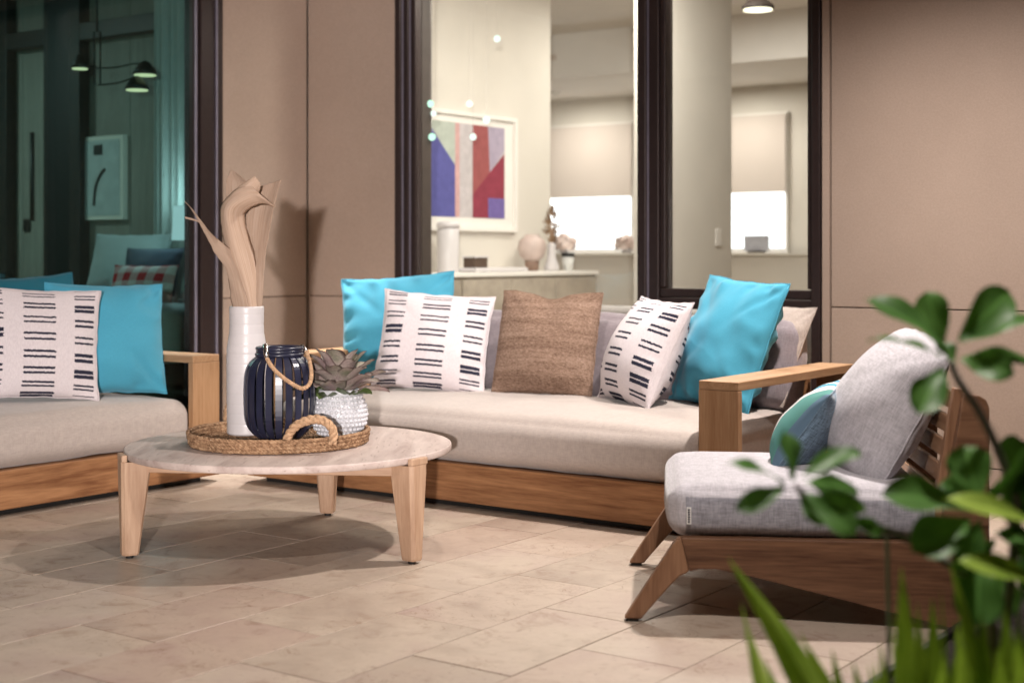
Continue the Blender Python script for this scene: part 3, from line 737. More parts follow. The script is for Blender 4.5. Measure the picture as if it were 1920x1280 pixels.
# ------------------------------------------------------------------ pillows
def pillow_mesh(name, w_, h_, t_, seed, mats, pinch=0.055, wr=1.0, chop=0.0, n=44, split=False, back=1.0, rnd_c=0.0):
    rnd = random.Random(seed); off = Vector((rnd.uniform(0, 50), rnd.uniform(0, 50), rnd.uniform(0, 50)))
    bm = bmesh.new(); uvl = bm.loops.layers.uv.new('UV')
    ph = [rnd.uniform(0, 6.28) for _ in range(8)]
    grid = {}
    for side in (-1, 1):
        for i in range(n + 1):
            for j in range(n + 1):
                edge = i in (0, n) or j in (0, n)
                if side == 1 and edge:
                    grid[(1, i, j)] = grid[(-1, i, j)]; continue
                a = -math.cos(math.pi * i / n); c = -math.cos(math.pi * j / n)
                a = 0.5 * a + 0.5 * (2 * i / n - 1); c = 0.5 * c + 0.5 * (2 * j / n - 1)
                ea, ec = 1 - abs(a), 1 - abs(c)
                x = w_ / 2 * a * (1 - pinch * (1 - c * c) * abs(a))
                z = h_ / 2 * c * (1 - pinch * (1 - a * a) * abs(c))
                if rnd_c: q_ = 1 - rnd_c * (abs(a) * abs(c)) ** 3; x *= q_; z *= q_
                if chop and c > 0: z -= chop * math.exp(-(a / 0.38) ** 2) * c ** 2
                prof = (max(0, (1 - a * a)) ** 0.60) * (max(0, (1 - c * c)) ** 0.60)
                sag = 1 + 0.22 * (-c) * (1 - a * a)
                T = t_ / 2 * prof * sag * (back if side == 1 else 1.0)
                # folds that run in from the seams and die out
                p = Vector((a * 2.2, c * 2.2, side * 2.0)) + off
                fx = math.sin(c * 17 + ph[0] + 1.6 * mn.noise(p * 1.3)) * math.exp(-ea * 5.5) * (1 - abs(c) ** 4)
                fz = math.sin(a * 16 + ph[1] + 1.6 * mn.noise(p * 1.3 + Vector((9, 0, 0)))) * math.exp(-ec * 5.5) * (1 - abs(a) ** 4)
                env = min(1, min(ea, ec) * 9)
                T += wr * env * (0.0085 * fx * max(0, 0.40 + 1.5 * mn.noise(p * 1.1)) + 0.0075 * fz * max(0, 0.40 + 1.5 * mn.noise(p * 1.1 + Vector((0, 5, 0)))))
                # a few long creases pulling to the corners
                dg = abs(abs(a) - abs(c))
                T -= wr * 0.007 * math.exp(-(dg / 0.10) ** 2) * min(1, (abs(a) + abs(c)) * 0.6) * (0.6 + mn.noise(p * .7)) * env
                T += wr * 0.006 * mn.noise(p * 1.1) * env
                if chop and c > 0.1: T *= 1 - 0.35 * math.exp(-(a / 0.30) ** 2) * (c - 0.1)
                wob = 0.0045 * min(wr, 1.3) * mn.noise(Vector((c * 4.5, ph[2] + i, 0))) if i in (0, n) else 0
                wobz = 0.0045 * min(wr, 1.3) * mn.noise(Vector((a * 4.5, ph[3] + j, 5))) if j in (0, n) else 0
                grid[(side, i, j)] = bm.verts.new((x + wob, side * T, z + wobz))
    for side in (-1, 1):
        for i in range(n):
            for j in range(n):
                ks = [(i, j), (i + 1, j), (i + 1, j + 1), (i, j + 1)]
                if side == 1: ks = ks[::-1]
                f = bm.faces.new([grid[(side, *k)] for k in ks]); f.smooth = True
                if split and side == 1: f.material_index = 1
                for lp, k in zip(f.loops, ks): lp[uvl].uv = (k[0] / n, k[1] / n)
    # raised seam cord all round
    me = bpy.data.meshes.new(name); bm.to_mesh(me); bm.free()
    for m in mats: me.materials.append(m)
    ring = [(i, 0) for i in range(n)] + [(n, j) for j in range(n)] + [(n - i, n) for i in range(n)] + [(0, n - j) for j in range(n)]
    idx = {}
    return me
def seam_mesh(me, n, rad, m):
    b = bmesh.new()
    # boundary verts are those of the side -1 rim; rebuild in order
    vs = []
    def vid(i, j): return i * (n + 1) + j
    ring = [(i, 0) for i in range(n)] + [(n, j) for j in range(n)] + [(n - i, n) for i in range(n)] + [(0, n - j) for j in range(n)]
    path = [me.vertices[vid(i, j)].co.copy() for i, j in ring]
    add_tube(b, path, rad, 6, True)
    return b
def pillow(label, pos, ypr, w_, h_, t_, mats, seed, cat='cushion', name='throw_cushion', group=None, sc_=1.0, **kw):
    y, t, r = (R(a) for a in ypr)
    M = Matrix.Translation(Vector(pos)) @ Matrix.Rotation(y, 4, 'Z') @ Matrix.Rotation(t, 4, 'X') @ Matrix.Rotation(r, 4, 'Y')
    root = thing(name, label, cat, mat4=M, group=group)
    n = kw.get('n', 44)
    me = pillow_mesh('cover', w_, h_, t_, seed, mats, **kw)
    obj_me('cover', me, None, root, True)
    obj_bm('seam', seam_mesh(me, n, 0.0028, mats[0]), mats[-1], root, True)
    return root
pillow('plain turquoise cushion on the left sofa, next to its wooden arm', (-1.930, 6.770, 0.706), (33.0, -10.8, 1.3), .568, .535, .24, [M_BLUE], 1, wr=3.0)
pillow('black and white dash print cushion on the left sofa, front of the turquoise one', (-2.159, 6.46, 0.703), (31.0, -10.5, 3.5), .567, .51, .15, [M_DASH], 2)
pillow('turquoise cushion at the left picture edge, behind the dash print cushion', (-2.53, 6.85, 0.70), (49.8, -15.7, -1.7), .575, .55, .17, [M_BLUE], 3, wr=3.0)
pillow('turquoise cushion at the left end of the long sofa, behind a dash print one', (-0.588, 7.326, 0.726), (-10.9, -15.1, -4.6), .61, .57, .22, [M_BLUE], 4, wr=3.0)
pillow('dash print cushion on the long sofa, left of the brown knitted one', (-0.386, 7.033, 0.678), (-6.5, -18.1, 4.3), .56, .50, .17, [M_DASH], 5)
pillow('brown chunky knitted cushion in the middle of the long sofa', (0.168, 6.859, 0.684), (-21.4, -17.7, 0.9), .51, .51, .19, [M_KNIT], 6, pinch=0.02, chop=0.035)
pillow('dash print cushion turned sideways, between the brown cushion and the large turquoise one', (0.60, 6.45, 0.667), (-69, -25, 1.8), .54, .52, .28, [M_DASH], 7)
pillow('large turquoise cushion leaning on the right arm of the long sofa', (0.966, 6.369, 0.713), (-57.7, -20.5, 3.9), .55, .61, .24, [M_BLUE], 8, wr=3.2)
pillow('dim teal cushion in the shade behind the turquoise ones of the left sofa', (-2.37, 6.98, 0.735), (40, -12, -3), .52, .55, .16, [fabric('deep_teal_canvas', (0.012, 0.115, 0.165), 0.05, 700, 0.8, 1.0, 0.15)], 15)  # added cushion, its dark teal stands in for a reflection in the door glass
pillow('plain beige cushion behind the large turquoise one at the right sofa arm', (1.16, 6.48, 0.66), (-62, -22, 2), .48, .47, .12, [M_BEIGE], 9)

# bedroom pillows
def bedpillow(label, u, n, z, w_, h_, t_, m, seed, yaw=-20):
    pillow(label, PL(u, n, z), (yaw, -20, 0), w_, h_, t_, [m], seed, 'pillow', 'bed_pillow', n=20)
M_BNAVY = fabric('navy_cotton', (0.02, 0.03, 0.06), 0.1, 200)
def plaid():
    g = NG('red_plaid', 0.95, 0.1); v = g.co((1, 1, 1), False); sx = g.n('ShaderNodeSeparateXYZ'); g.set(sx.inputs[0], v)
    a = g.math('FRACT', g.math('MULTIPLY', sx.outputs[0], 9)); c = g.math('FRACT', g.math('MULTIPLY', sx.outputs[2], 9))
    k = g.math('MULTIPLY', g.math('LESS_THAN', a, .5), 0.5); k2 = g.math('MULTIPLY', g.math('LESS_THAN', c, .5), 0.5)
    g.base(g.ramp(g.math('ADD', k, k2), [(0.2, (0.5, 0.42, 0.42)), (0.9, (0.36, 0.02, 0.03))])); return g.m
bedpillow('large white bed pillow behind the navy one', -7.43, BN - 0.32, 1.03, 0.60, 0.46, 0.18, M_BED, 11)
bedpillow('navy blue bed pillow in front of the white one', -7.02, BN - 0.48, 1.00, 0.42, 0.32, 0.14, M_BNAVY, 12)
bedpillow('red and white plaid bed pillow at the front of the bed', -6.88, BN - 0.66, 0.93, 0.46, 0.24, 0.14, plaid(), 13)
t = thing('bedside_lamp', 'glowing white bedside lamp behind the bed at the curtain', 'lamp', PL(-6.98, BN - 0.2, 0.801))
b = bmesh.new(); add_lathe(b, [(0.07, 0), (0.07, 0.02), (0.02, 0.03), (0.02, 0.42)], 20); obj_bm('base', b, M_BLACK, t, True)
b = bmesh.new(); add_lathe(b, [(0.11, 0.40), (0.10, 0.62)], 24); obj_bm('lamp_shade', b, emit('bedside_glow', (0.78, 0.97, 1.0), 1.0), t, True)
d = bpy.data.lights.new('bedside_bulb', 'POINT'); d.energy = 16; d.color = (0.75, 0.96, 1.0); d.shadow_soft_size = 0.1
o = bpy.data.objects.new('bedside_bulb', d); o.location = (0, -0.14, 0.66); link(o, t)
def arm_pendant():
    t = thing('branch_chandelier', 'dark branching chandelier with small lit shades in the bedroom', 'chandelier', ray(183, 60, 9.0))
    o3 = t.location.copy()
    L = lambda x, y, d=9.0: ray(x, y, d) - o3
    b = bmesh.new(); add_tube(b, [L(181, -60), L(182, 60)], 0.008, 6); add_tube(b, [L(176, 60), L(177, 160)], 0.006, 6); add_tube(b, [L(188, 60), L(188, 160)], 0.006, 6)
    add_tube(b, spline([L(180, 128), L(215, 127), L(250, 120), L(268, 122)], 6), 0.005, 6); add_tube(b, spline([L(182, 160), L(220, 156), L(250, 146)], 6), 0.005, 6); add_tube(b, spline([L(180, 125), L(160, 124), L(150, 115)], 6), 0.005, 6)
    obj_bm('arm', b, M_DK, t, True)
    for x, y, s in ((272, 140, 1), (257, 168, 1.0), (150, 128, .7)):
        q = L(x, y)
        b = bmesh.new(); add_lathe(b, [(0.075 * s, 0), (0.065 * s, 0.03), (0.03 * s, 0.075), (0.01, 0.085)], 20); sh = obj_bm('lamp_shade', b, M_DK, t, True, loc=q)
        b = bmesh.new(); add_lathe(b, [(0.068 * s, -0.002), (0.068 * s, -0.008)], 20); obj_bm('diffuser', b, emit('chandelier_glow', (1.0, 0.92, 0.55), 1.5), sh)
arm_pendant()
t = thing('bedroom_ceiling_light', 'dim recessed light in the bedroom ceiling', 'ceiling light', PL(-9.3, BN - 1.9, 3.02))
b = bmesh.new(); add_lathe(b, [(0.06, -0.001), (0.06, -0.012)], 20); obj_bm('lens', b, M_LAMP, t)
d = bpy.data.lights.new('bedroom_lamp', 'AREA'); d.energy = 85; d.size = 0.5; d.color = (0.84, 0.97, 0.92)
o = bpy.data.objects.new('bedroom_lamp', d); o.location = (0, 0, -0.03); link(o, t)

# ------------------------------------------------------------------ sofas
def cushion_mesh(name, lx, ly, lz, r, bulge, seed, nx=40, ny=20, nz=8, wr=0.004, front=0.0, crease=0.0):
    """upholstered block, corner at origin, soft rounded edges and a crowned top"""
    b = bmesh.new(); h = Vector((lx / 2, ly / 2, lz / 2)); off = Vector((seed * 3.3, seed * 1.7, 0))
    vs = {}
    def V(p):
        k = (round(p.x, 5), round(p.y, 5), round(p.z, 5))
        if k in vs: return vs[k]
        q = Vector((max(-h.x + r, min(h.x - r, p.x)), max(-h.y + r, min(h.y - r, p.y)), max(-h.z + r, min(h.z - r, p.z))))
        d = p - q
        s = q + d.normalized() * r if d.length > 1e-6 else p.copy()
        u, v, z = p.x / h.x, p.y / h.y, p.z / h.z
        s.z += bulge * max(0, z + .2) * (1 - u ** 4) * (1 - v ** 4)
        s.y += (front * (1 - z * z) * (1 - u ** 6)) * (-1 if v < 0 else 1) * abs(v) ** 6
        s.x += (front * (1 - z * z) * (1 - v ** 6)) * (-1 if u < 0 else 1) * abs(u) ** 8
        nn = mn.noise(s * 4.5 + off) + 0.5 * mn.noise(s * 11 + off)
        nrm = (p - q).normalized() if d.length > 1e-6 else Vector((0, 0, 1))
        s += nrm * wr * nn
        vs[k] = b.verts.new(s + h)
        return vs[k]
    def lin(a, n):
        # denser near the two ends so that the rounding is smooth
        m = [-1 + (1 - math.cos(math.pi * .5 * 0)) for _ in (0,)]
        k = max(3, int(5)); e = [-a + r * (1 - math.cos(math.pi / 2 * 0)) for _ in (0,)]
        pts = [-a + r * t / k for t in range(k)] + [-a + r + (2 * a - 2 * r) * t / n for t in range(n)] + [a - r + r * t / k for t in range(k + 1)]
        return pts
    X, Y, Z = lin(h.x, nx), lin(h.y, ny), lin(h.z, nz)
    def quad(f, A, B, flip):
        for i in range(len(A) - 1):
            for j in range(len(B) - 1):
                q = [f(A[i], B[j]), f(A[i + 1], B[j]), f(A[i + 1], B[j + 1]), f(A[i], B[j + 1])]
                q = [V(k) for k in (q[::-1] if flip else q)]
                if len(set(q)) == 4:
                    fc = b.faces.new(q); fc.smooth = True
    quad(lambda x, y: Vector((x, y, h.z)), X, Y, False); quad(lambda x, y: Vector((x, y, -h.z)), X, Y, True)
    quad(lambda x, z: Vector((x, -h.y, z)), X, Z, False); quad(lambda x, z: Vector((x, h.y, z)), X, Z, True)
    quad(lambda y, z: Vector((h.x, y, z)), Y, Z, False); quad(lambda y, z: Vector((-h.x, y, z)), Y, Z, True)
    me = bpy.data.meshes.new(name); b.to_mesh(me); b.free()
    return me
def sofa(label, loc, rz, L, seed, group=None):
    D = 1.15; AW = 0.17; T_ = 0.034; ZA = 0.619
    s = thing('garden_sofa', label, 'sofa', loc, rz, group)
    box('recessed_base', 0.07, L - 0.07, 0.06, D - 0.06, 0.0, 0.030, M_BLACK, s, 0)
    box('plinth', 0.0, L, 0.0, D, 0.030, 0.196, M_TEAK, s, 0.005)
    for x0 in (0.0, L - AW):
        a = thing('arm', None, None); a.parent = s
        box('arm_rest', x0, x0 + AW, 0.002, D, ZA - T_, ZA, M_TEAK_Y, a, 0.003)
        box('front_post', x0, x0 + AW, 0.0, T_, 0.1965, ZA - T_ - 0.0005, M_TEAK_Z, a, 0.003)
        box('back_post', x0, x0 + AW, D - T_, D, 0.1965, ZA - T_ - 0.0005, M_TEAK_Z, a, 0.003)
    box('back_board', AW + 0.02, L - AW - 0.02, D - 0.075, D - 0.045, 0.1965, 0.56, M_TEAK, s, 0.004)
    for x0 in (0.01, L - 0.04):
        b_ = add_prism(bmesh.new(), [(0.80, 0.1965), (1.113, 0.1965), (1.113, 0.54), (0.90, 0.54)], x0, x0 + 0.03, 0.003)
        bmesh.ops.transform(b_, matrix=Matrix(((0, 1, 0, 0), (1, 0, 0, 0), (0, 0, 1, 0), (0, 0, 0, 1))), verts=b_.verts[:])
        bmesh.ops.recalc_face_normals(b_, faces=b_.faces[:])
        obj_bm('side_brace', b_, M_TEAK_Y, s)
    me = cushion_mesh('seat_cushion', L - 2 * AW - 0.006, 0.985, 0.215, 0.075, 0.026, seed, 60, 24, 6, 0.005, 0.012)
    obj_me('seat_cushion', me, M_SEAT, s, True, loc=(AW + 0.003, -0.004, 0.198))
    n = 3; wd = (L - 2 * AW - 0.02) / n
    for k in range(n):
        me = cushion_mesh('back_cushion', wd - 0.012, 0.17, 0.40, 0.065, 0.02, seed + k + 5, 16, 6, 12, 0.008, 0.015)
        c = obj_me('back_cushion', me, M_BACK, s, True, loc=(AW + 0.016 + k * wd, 0.85, 0.425))
        c.rotation_euler = (R(-12), 0, 0)
    return s
sofa('long teak garden sofa under the window with five scatter cushions', PL(-5.10, 4.90), ROT_N, 2.65, 1)
sofa('teak garden sofa against the glass door, cut by the left picture edge', PL(-5.23, 2.19), ROT_U, 2.65, 4)

# ------------------------------------------------------------------ coffee table
TX, TY, TZ = -0.849, 5.447, 0.384
tb_ = thing('coffee_table', 'round travertine topped coffee table on three pale wooden legs', 'coffee table', (TX, TY, 0))
b = bmesh.new(); add_lathe(b, [(0.600, TZ - 0.026), (0.6145, TZ - 0.025), (0.6165, TZ - 0.022), (0.6165, TZ - 0.004), (0.6145, TZ - 0.001), (0.611, TZ)], 160)
tt = obj_bm('table_top', b, M_TRAV, tb_)
for p in tt.data.polygons: p.use_smooth = len(p.vertices) == 4
angs = [math.atan2(-0.257, -0.551), math.atan2(-0.347, 0.486), math.atan2(0.603, 0.066)]
def leg_bm():
    bb = bmesh.new()
    # local x radial (outwards), y tangential; wide board tapering to the foot
    prof_top, prof_bot = (0.535, 0.640), (0.575, 0.632)
    rows = [(0.012, *prof_bot, 0.026), (0.02, prof_bot[0] - .002, prof_bot[1] + .002, 0.029), (TZ - 0.062, prof_top[0], prof_top[1], 0.046), (TZ - 0.03, prof_top[0], prof_top[1], 0.046)]
    rg = []
    for z, x0, x1, hw in rows:
        c = 0.007
        ring = [(x0 + c, -hw), (x1 - c * 1.6, -hw), (x1, -hw + c * 1.6), (x1, hw - c * 1.6), (x1 - c * 1.6, hw), (x0 + c, hw), (x0, hw - c), (x0, -hw + c)]
        rg.append([bb.verts.new((x, y, z)) for x, y in ring])
    for a, c in zip(rg, rg[1:]):
        for k in range(8): bb.faces.new((a[k], a[(k + 1) % 8], c[(k + 1) % 8], c[k]))
    bb.faces.new(rg[0][::-1]); bb.faces.new(rg[-1])
    add_box(bb, 0.619, 0.640, -0.046, 0.046, TZ - 0.031, TZ - 0.004, 0.005)      # lug that rises beside the stone
    return bb
leg0 = None
for k, a in enumerate(angs):
    if leg0 is None: leg0 = lg = obj_bm('leg', leg_bm(), M_ASH, tb_)
    else: lg = again(leg0, tb_)
    lg.rotation_euler = (0, 0, a)
    bb = bmesh.new(); add_lathe(bb, [(0.014, 0), (0.016, 0.011)], 14)
    ft = obj_bm('foot_glide', bb, M_BLACK, lg, loc=(0.603, 0, 0))
for k in range(3):
    a0, a1 = angs[k], angs[(k + 1) % 3]
    p, q = Vector((math.cos(a0), math.sin(a0), 0)) * 0.585, Vector((math.cos(a1), math.sin(a1), 0)) * 0.585
    ln = (q - p).length; an = math.atan2((q - p).y, (q - p).x)
    r_ = box('rail', 0.03, ln - 0.03, -0.02, 0.02, TZ - 0.072, TZ - 0.028, M_ASH_X, tb_, 0.004)
    r_.location = p; r_.rotation_euler = (0, 0, an)

# woven tray
trx, try_ = -0.893, 5.455
tr = thing('woven_tray', 'round woven tray with a rope handle on the stone table', 'tray', (trx, try_, TZ + 0.001))
b = bmesh.new()
for k in range(15):
    r_ = 0.02 + k * 0.0212
    n_ = max(24, int(r_ * 520)); path = [Vector((r_ * math.cos(2 * math.pi * i / n_), r_ * math.sin(2 * math.pi * i / n_), 0.009)) for i in range(n_)]
    add_rope(b, path, 0.0125, 0.045, 2, 5, True, 0.25)
obj_bm('woven_base', b, M_WEAVE, tr, True)
b = bmesh.new()
for k in range(4):
    r_ = 0.332 + 0.003 * k; n_ = 320
    path = [Vector((r_ * math.cos(2 * math.pi * i / n_), r_ * math.sin(2 * math.pi * i / n_), 0.010 + k * 0.0125 + 0.0018 * mn.noise(Vector((math.cos(6.283 * i / n_) * 4, math.sin(6.283 * i / n_) * 4, k))))) for i in range(n_)]
    add_rope(b, path, 0.0098 if k < 3 else 0.0082, 0.048 if k % 2 else 0.040, 3, 5, True, 0.3)
obj_bm('woven_rim', b, M_WEAVE, tr, True)
b = bmesh.new()
o3 = Vector((trx, try_, TZ + 0.001))
pp = [ray(x, y, 5.135) - o3 for x, y in ((537, 832), (541, 815), (556, 797), (580, 787), (604, 787), (620, 799), (625, 815), (622, 832))]
for i, v in enumerate(pp): v.y += (-0.004 if 1 < i < 6 else 0.004)
add_rope(b, spline(pp, 16), 0.0165, 0.072, 3, 8, False, 0.12)
obj_bm('rope_handle', b, M_ROPE, tr, True)
pm = [Vector((-v.x - 0.02, -v.y + 0.02, v.z)) for v in pp]
b = bmesh.new(); add_rope(b, spline(pm, 16), 0.0165, 0.072, 3, 8, False, 0.12); obj_bm('rope_handle', b, M_ROPE, tr, True)
TRZ = TZ + 0.001 + 0.021

# white ribbed vase
vx, vy = -1.036, 5.555
vs_ = thing('bottle_vase', 'tall white ribbed bottle vase on the woven tray', 'vase', (vx, vy, TRZ))
prof = [(0.070, 0.0), (0.076, 0.006)]
def vr(z):
    pts = [(0, .0765), (.30, .0775), (.335, .0765), (.37, .071), (.40, .0665), (.43, .0655), (.50, .0670)]
    for (a, ra), (c, rc) in zip(pts, pts[1:]):
        if a <= z <= c: return ra + (rc - ra) * (z - a) / (c - a)
    return pts[-1][1]
z = 0.006
gro = [0.006 + 0.0385 * k for k in range(1, 13)]
zz = sorted(set([round(0.008 + 0.004 * k, 4) for k in range(122)]))
for z in zz:
    dgr = min(abs(z - g_) for g_ in gro)
    prof.append((vr(z) - (0.0011 if dgr < 0.0021 else 0.0), z))
prof += [(vr(0.5) - 0.002, 0.4985), (vr(.5) - 0.006, 0.4985), (vr(.5) - 0.008, 0.494), (vr(.5) - 0.010, 0.40)]
b = bmesh.new(); add_lathe(b, prof, 72); obj_bm('body', b, M_WHITE, vs_, True)

# dried palm spathes standing in the vase
def husk(k):
    g = NG('dried_palm_husk', 0.75, 0.2)
    uv = g.n('ShaderNodeUVMap'); uv.uv_map = 'UV'
    mp = g.n('ShaderNodeMapping'); mp.inputs['Scale'].default_value = (34, 0.8, 1); g.set(mp.inputs[0], uv.outputs[0])
    f = g.noise(mp.outputs[0], 1.0, 4, 0.6, 0.0)
    mp2 = g.n('ShaderNodeMapping'); mp2.inputs['Scale'].default_value = (16, 5, 1); g.set(mp2.inputs[0], uv.outputs[0])
    s = g.ramp(g.noise(mp2.outputs[0], 1.6, 5, 0.7), [(0.66, 0.0), (0.75, 0.65)])
    c = g.ramp(f, [(0.3, tuple(k * x for x in (0.42, 0.285, 0.20))), (0.5, tuple(k * x for x in (0.50, 0.36, 0.27))), (0.7, tuple(k * x for x in (0.56, 0.425, 0.335)))])
    g.base(g.mix(s, c, (0.14, 0.07, 0.045))); g.bump(f, 0.7, 0.003)
    return g.m
M_HUSK, M_HUSK_TAN = husk(1.0), husk(0.74)
def spathe(name, rows, d0, parent, mm=None, thick=0.0014, nu=14, nv=8):
    """rows: (xl, yl, xr, yr, depth offset of left, of right, bulge) in photo pixels at the vase's distance"""
    rr = []
    for i in range(len(rows) - 1):
        for k in range(nv):
            t = k / nv
            p0, p1, p2, p3 = rows[max(i - 1, 0)], rows[i], rows[i + 1], rows[min(i + 2, len(rows) - 1)]
            rr.append([0.5 * (2 * b_ + (c_ - a_) * t + (2 * a_ - 5 * b_ + 4 * c_ - d_) * t * t + (3 * b_ - a_ - 3 * c_ + d_) * t ** 3) for a_, b_, c_, d_ in zip(p0, p1, p2, p3)])
    rr.append(list(rows[-1]))
    b = bmesh.new(); uvl = b.loops.layers.uv.new('UV'); G = []
    o3 = Vector((vx, vy, TRZ))
    for iv, (xl, yl, xr, yr, dl, dr_, bu) in enumerate(rr):
        A, B = ray(xl, yl, d0 + dl), ray(xr, yr, d0 + dr_)
        row = []
        for k in range(nu + 1):
            t = k / nu; p = A.lerp(B, t); s = math.sin(math.pi * t)
            p.y -= bu * s
            if k in (0, nu): p += (B - A).normalized() * 0.0035 * mn.noise(Vector((iv * 0.45, k * 3.1, d0 * 9)))
            p += Vector((0, 1, 0)) * 0.0035 * mn.noise(Vector((t * 5, iv * 0.25, d0 * 40)))
            row.append(b.verts.new(p - o3))
        G.append(row)
    nr = len(G)
    for i in range(nr - 1):
        for k in range(nu):
            f = b.faces.new((G[i][k], G[i][k + 1], G[i + 1][k + 1], G[i + 1][k])); f.smooth = True
            for lp, (a, c) in zip(f.loops, ((i, k), (i, k + 1), (i + 1, k + 1), (i + 1, k))): lp[uvl].uv = (c / nu, a / nr * 3)
    o = obj_bm(name, b, mm or M_HUSK, parent, True)
    md = o.modifiers.new('thickness', 'SOLIDIFY'); md.thickness = thick; md.offset = 0
    return o
dp = thing('dried_palm_spathe', 'curled tan dried palm sheaths standing in the tall white vase', 'dried leaves', (vx, vy, TRZ))
# back right sheath
spathe('sheath', [(470, 600, 492, 600, .0, .0, .01), (470, 540, 494, 540, .02, .0, .015), (464, 470, 499, 470, .03, .01, -.01), (462, 420, 508, 420, .03, .01, -.02), (470, 372, 518, 372, .04, .02, -.02), (478, 352, 527, 337, .05, .03, -.01)], 5.555, dp, M_HUSK_TAN)
# back left flap
spathe('sheath', [(458, 600, 482, 600, .0, .0, .0), (440, 470, 475, 470, .03, .03, -.01), (426, 390, 470, 385, .05, .05, -.02), (424, 345, 468, 348, .06, .05, -.015), (433, 317, 446, 326, .06, .05, .0)], 5.555, dp, M_HUSK_TAN)
# main folded sheath in front
spathe('sheath', [(462, 600, 489, 600, .0, .0, .02), (448, 540, 487, 545, .0, .01, .035), (428, 485, 480, 490, .0, .02, .05), (418, 445, 469, 448, .0, .03, .06), (413, 405, 459, 412, .0, .02, .06), (419, 378, 464, 394, -.02, -.01, .05), (446, 353, 492, 382, -.05, -.05, .025), (472, 350, 517, 389, -.08, -.08, .005)], 5.555, dp)
# torn lip above the fold
spathe('sheath', [(428, 385, 470, 380, -.01, .0, .03), (434, 362, 484, 368, -.03, -.01, .03), (455, 345, 486, 360, -.05, -.03, .02), (478, 330, 489, 345, -.06, -.05, .0)], 5.555, dp)
# long slim leaf leaning left
spathe('sheath', [(440, 600, 482, 600, .0, .0, .02), (431, 545, 477, 560, -.02, .0, .02), (424, 505, 458, 505, -.03, .0, .015), (405, 478, 436, 470, -.05, -.02, .01), (385, 440, 404, 445, -.07, -.05, .006), (372, 415, 380, 418, -.09, -.08, .002), (356, 388, 364, 396, -.10, -.10, .0), (346, 377, 348, 380, -.11, -.11, .0)], 5.55, dp, M_HUSK_TAN)
spathe('sheath', [(376, 416, 382, 422, -.085, -.08, .0), (362, 410, 368, 415, -.10, -.10, .0), (346, 406, 348, 410, -.12, -.12, .0)], 5.55, dp, M_HUSK_TAN)

# navy slatted lantern
lx, ly = -0.882, 5.395
ln_ = thing('slatted_lantern', 'navy blue slatted lantern with rope handle on the woven tray', 'lantern', (lx, ly, TRZ))
lp_ = [(0.070, 0.004), (0.094, 0.018), (0.118, 0.045), (0.131, 0.085), (0.134, 0.14), (0.134, 0.20), (0.131, 0.245), (0.120, 0.282), (0.098, 0.308), (0.082, 0.318)]
b = bmesh.new(); pts = spline([(r_, 0, z_) for r_, z_ in lp_], 3)
hw = 0.0125; G = []
for i, p in enumerate(pts):
    tg = (pts[min(i + 1, len(pts) - 1)] - pts[max(i - 1, 0)]).normalized(); nn = Vector((tg.z, 0, -tg.x)); k = min(1.0, p.x / 0.115)
    G.append([b.verts.new(p + Vector((0, -hw * k, 0))), b.verts.new(p + Vector((0, hw * k, 0))), b.verts.new(p - nn * 0.004 + Vector((0, hw * k, 0))), b.verts.new(p - nn * 0.004 + Vector((0, -hw * k, 0)))])
for a, c in zip(G, G[1:]):
    for k in range(4): b.faces.new((a[k], a[(k + 1) % 4], c[(k + 1) % 4], c[k]))
b.faces.new(G[0][::-1]); b.faces.new(G[-1])
bmesh.ops.recalc_face_normals(b, faces=b.faces[:])
sl = obj_bm('slat', b, M_NAVY, ln_)
for k in range(1, 22): again(sl, ln_, rot=(0, 0, 2 * math.pi * k / 22))
b = bmesh.new(); add_lathe(b, [(0.072, 0.0), (0.074, 0.003), (0.074, 0.010), (0.02, 0.011)], 40); obj_bm('base', b, M_NAVY, ln_, True)
b = bmesh.new()
for z_, r_ in ((0.322, 0.0855), (0.334, 0.0815), (0.345, 0.083)):
    add_tube(b, [Vector((r_ * math.cos(6.2832 * i / 48), r_ * math.sin(6.2832 * i / 48), z_)) for i in range(48)], 0.0078, 8, True)
obj_bm('top_ring', b, M_NAVY, ln_, True)
b = bmesh.new(); add_lathe(b, [(0.058, 0.012), (0.060, 0.014), (0.060, 0.15), (0.0575, 0.15), (0.0575, 0.016), (0.01, 0.0155)], 36); obj_bm('candle_glass', b, glass('clear_glass', (0.93, 0.95, 0.95), 0.03, 0.6), ln_, True)
o3 = Vector((lx, ly, TRZ))
hp = [ray(x, y, d_) - o3 for x, y, d_ in ((497, 655, 5.31), (501, 672, 5.285), (512, 690, 5.26), (530, 707, 5.25), (552, 722, 5.25), (568, 728, 5.255), (580, 720, 5.27), (584, 702, 5.30), (581, 680, 5.35), (574, 660, 5.42), (566, 652, 5.46))]
b = bmesh.new(); add_rope(b, spline(hp, 12), 0.0082, 0.026, 3, 7); obj_bm('rope_handle', b, M_ROPE, ln_, True)
for a_, c_ in ((hp[0] + Vector((0, 0, .018)), hp[1]), (hp[-2], hp[-1] + Vector((0, 0, .006)))):
    b = bmesh.new(); add_tube(b, [a_, c_], 0.0098, 8)
    obj_bm('metal_clasp', b, M_METAL, ln_, True)

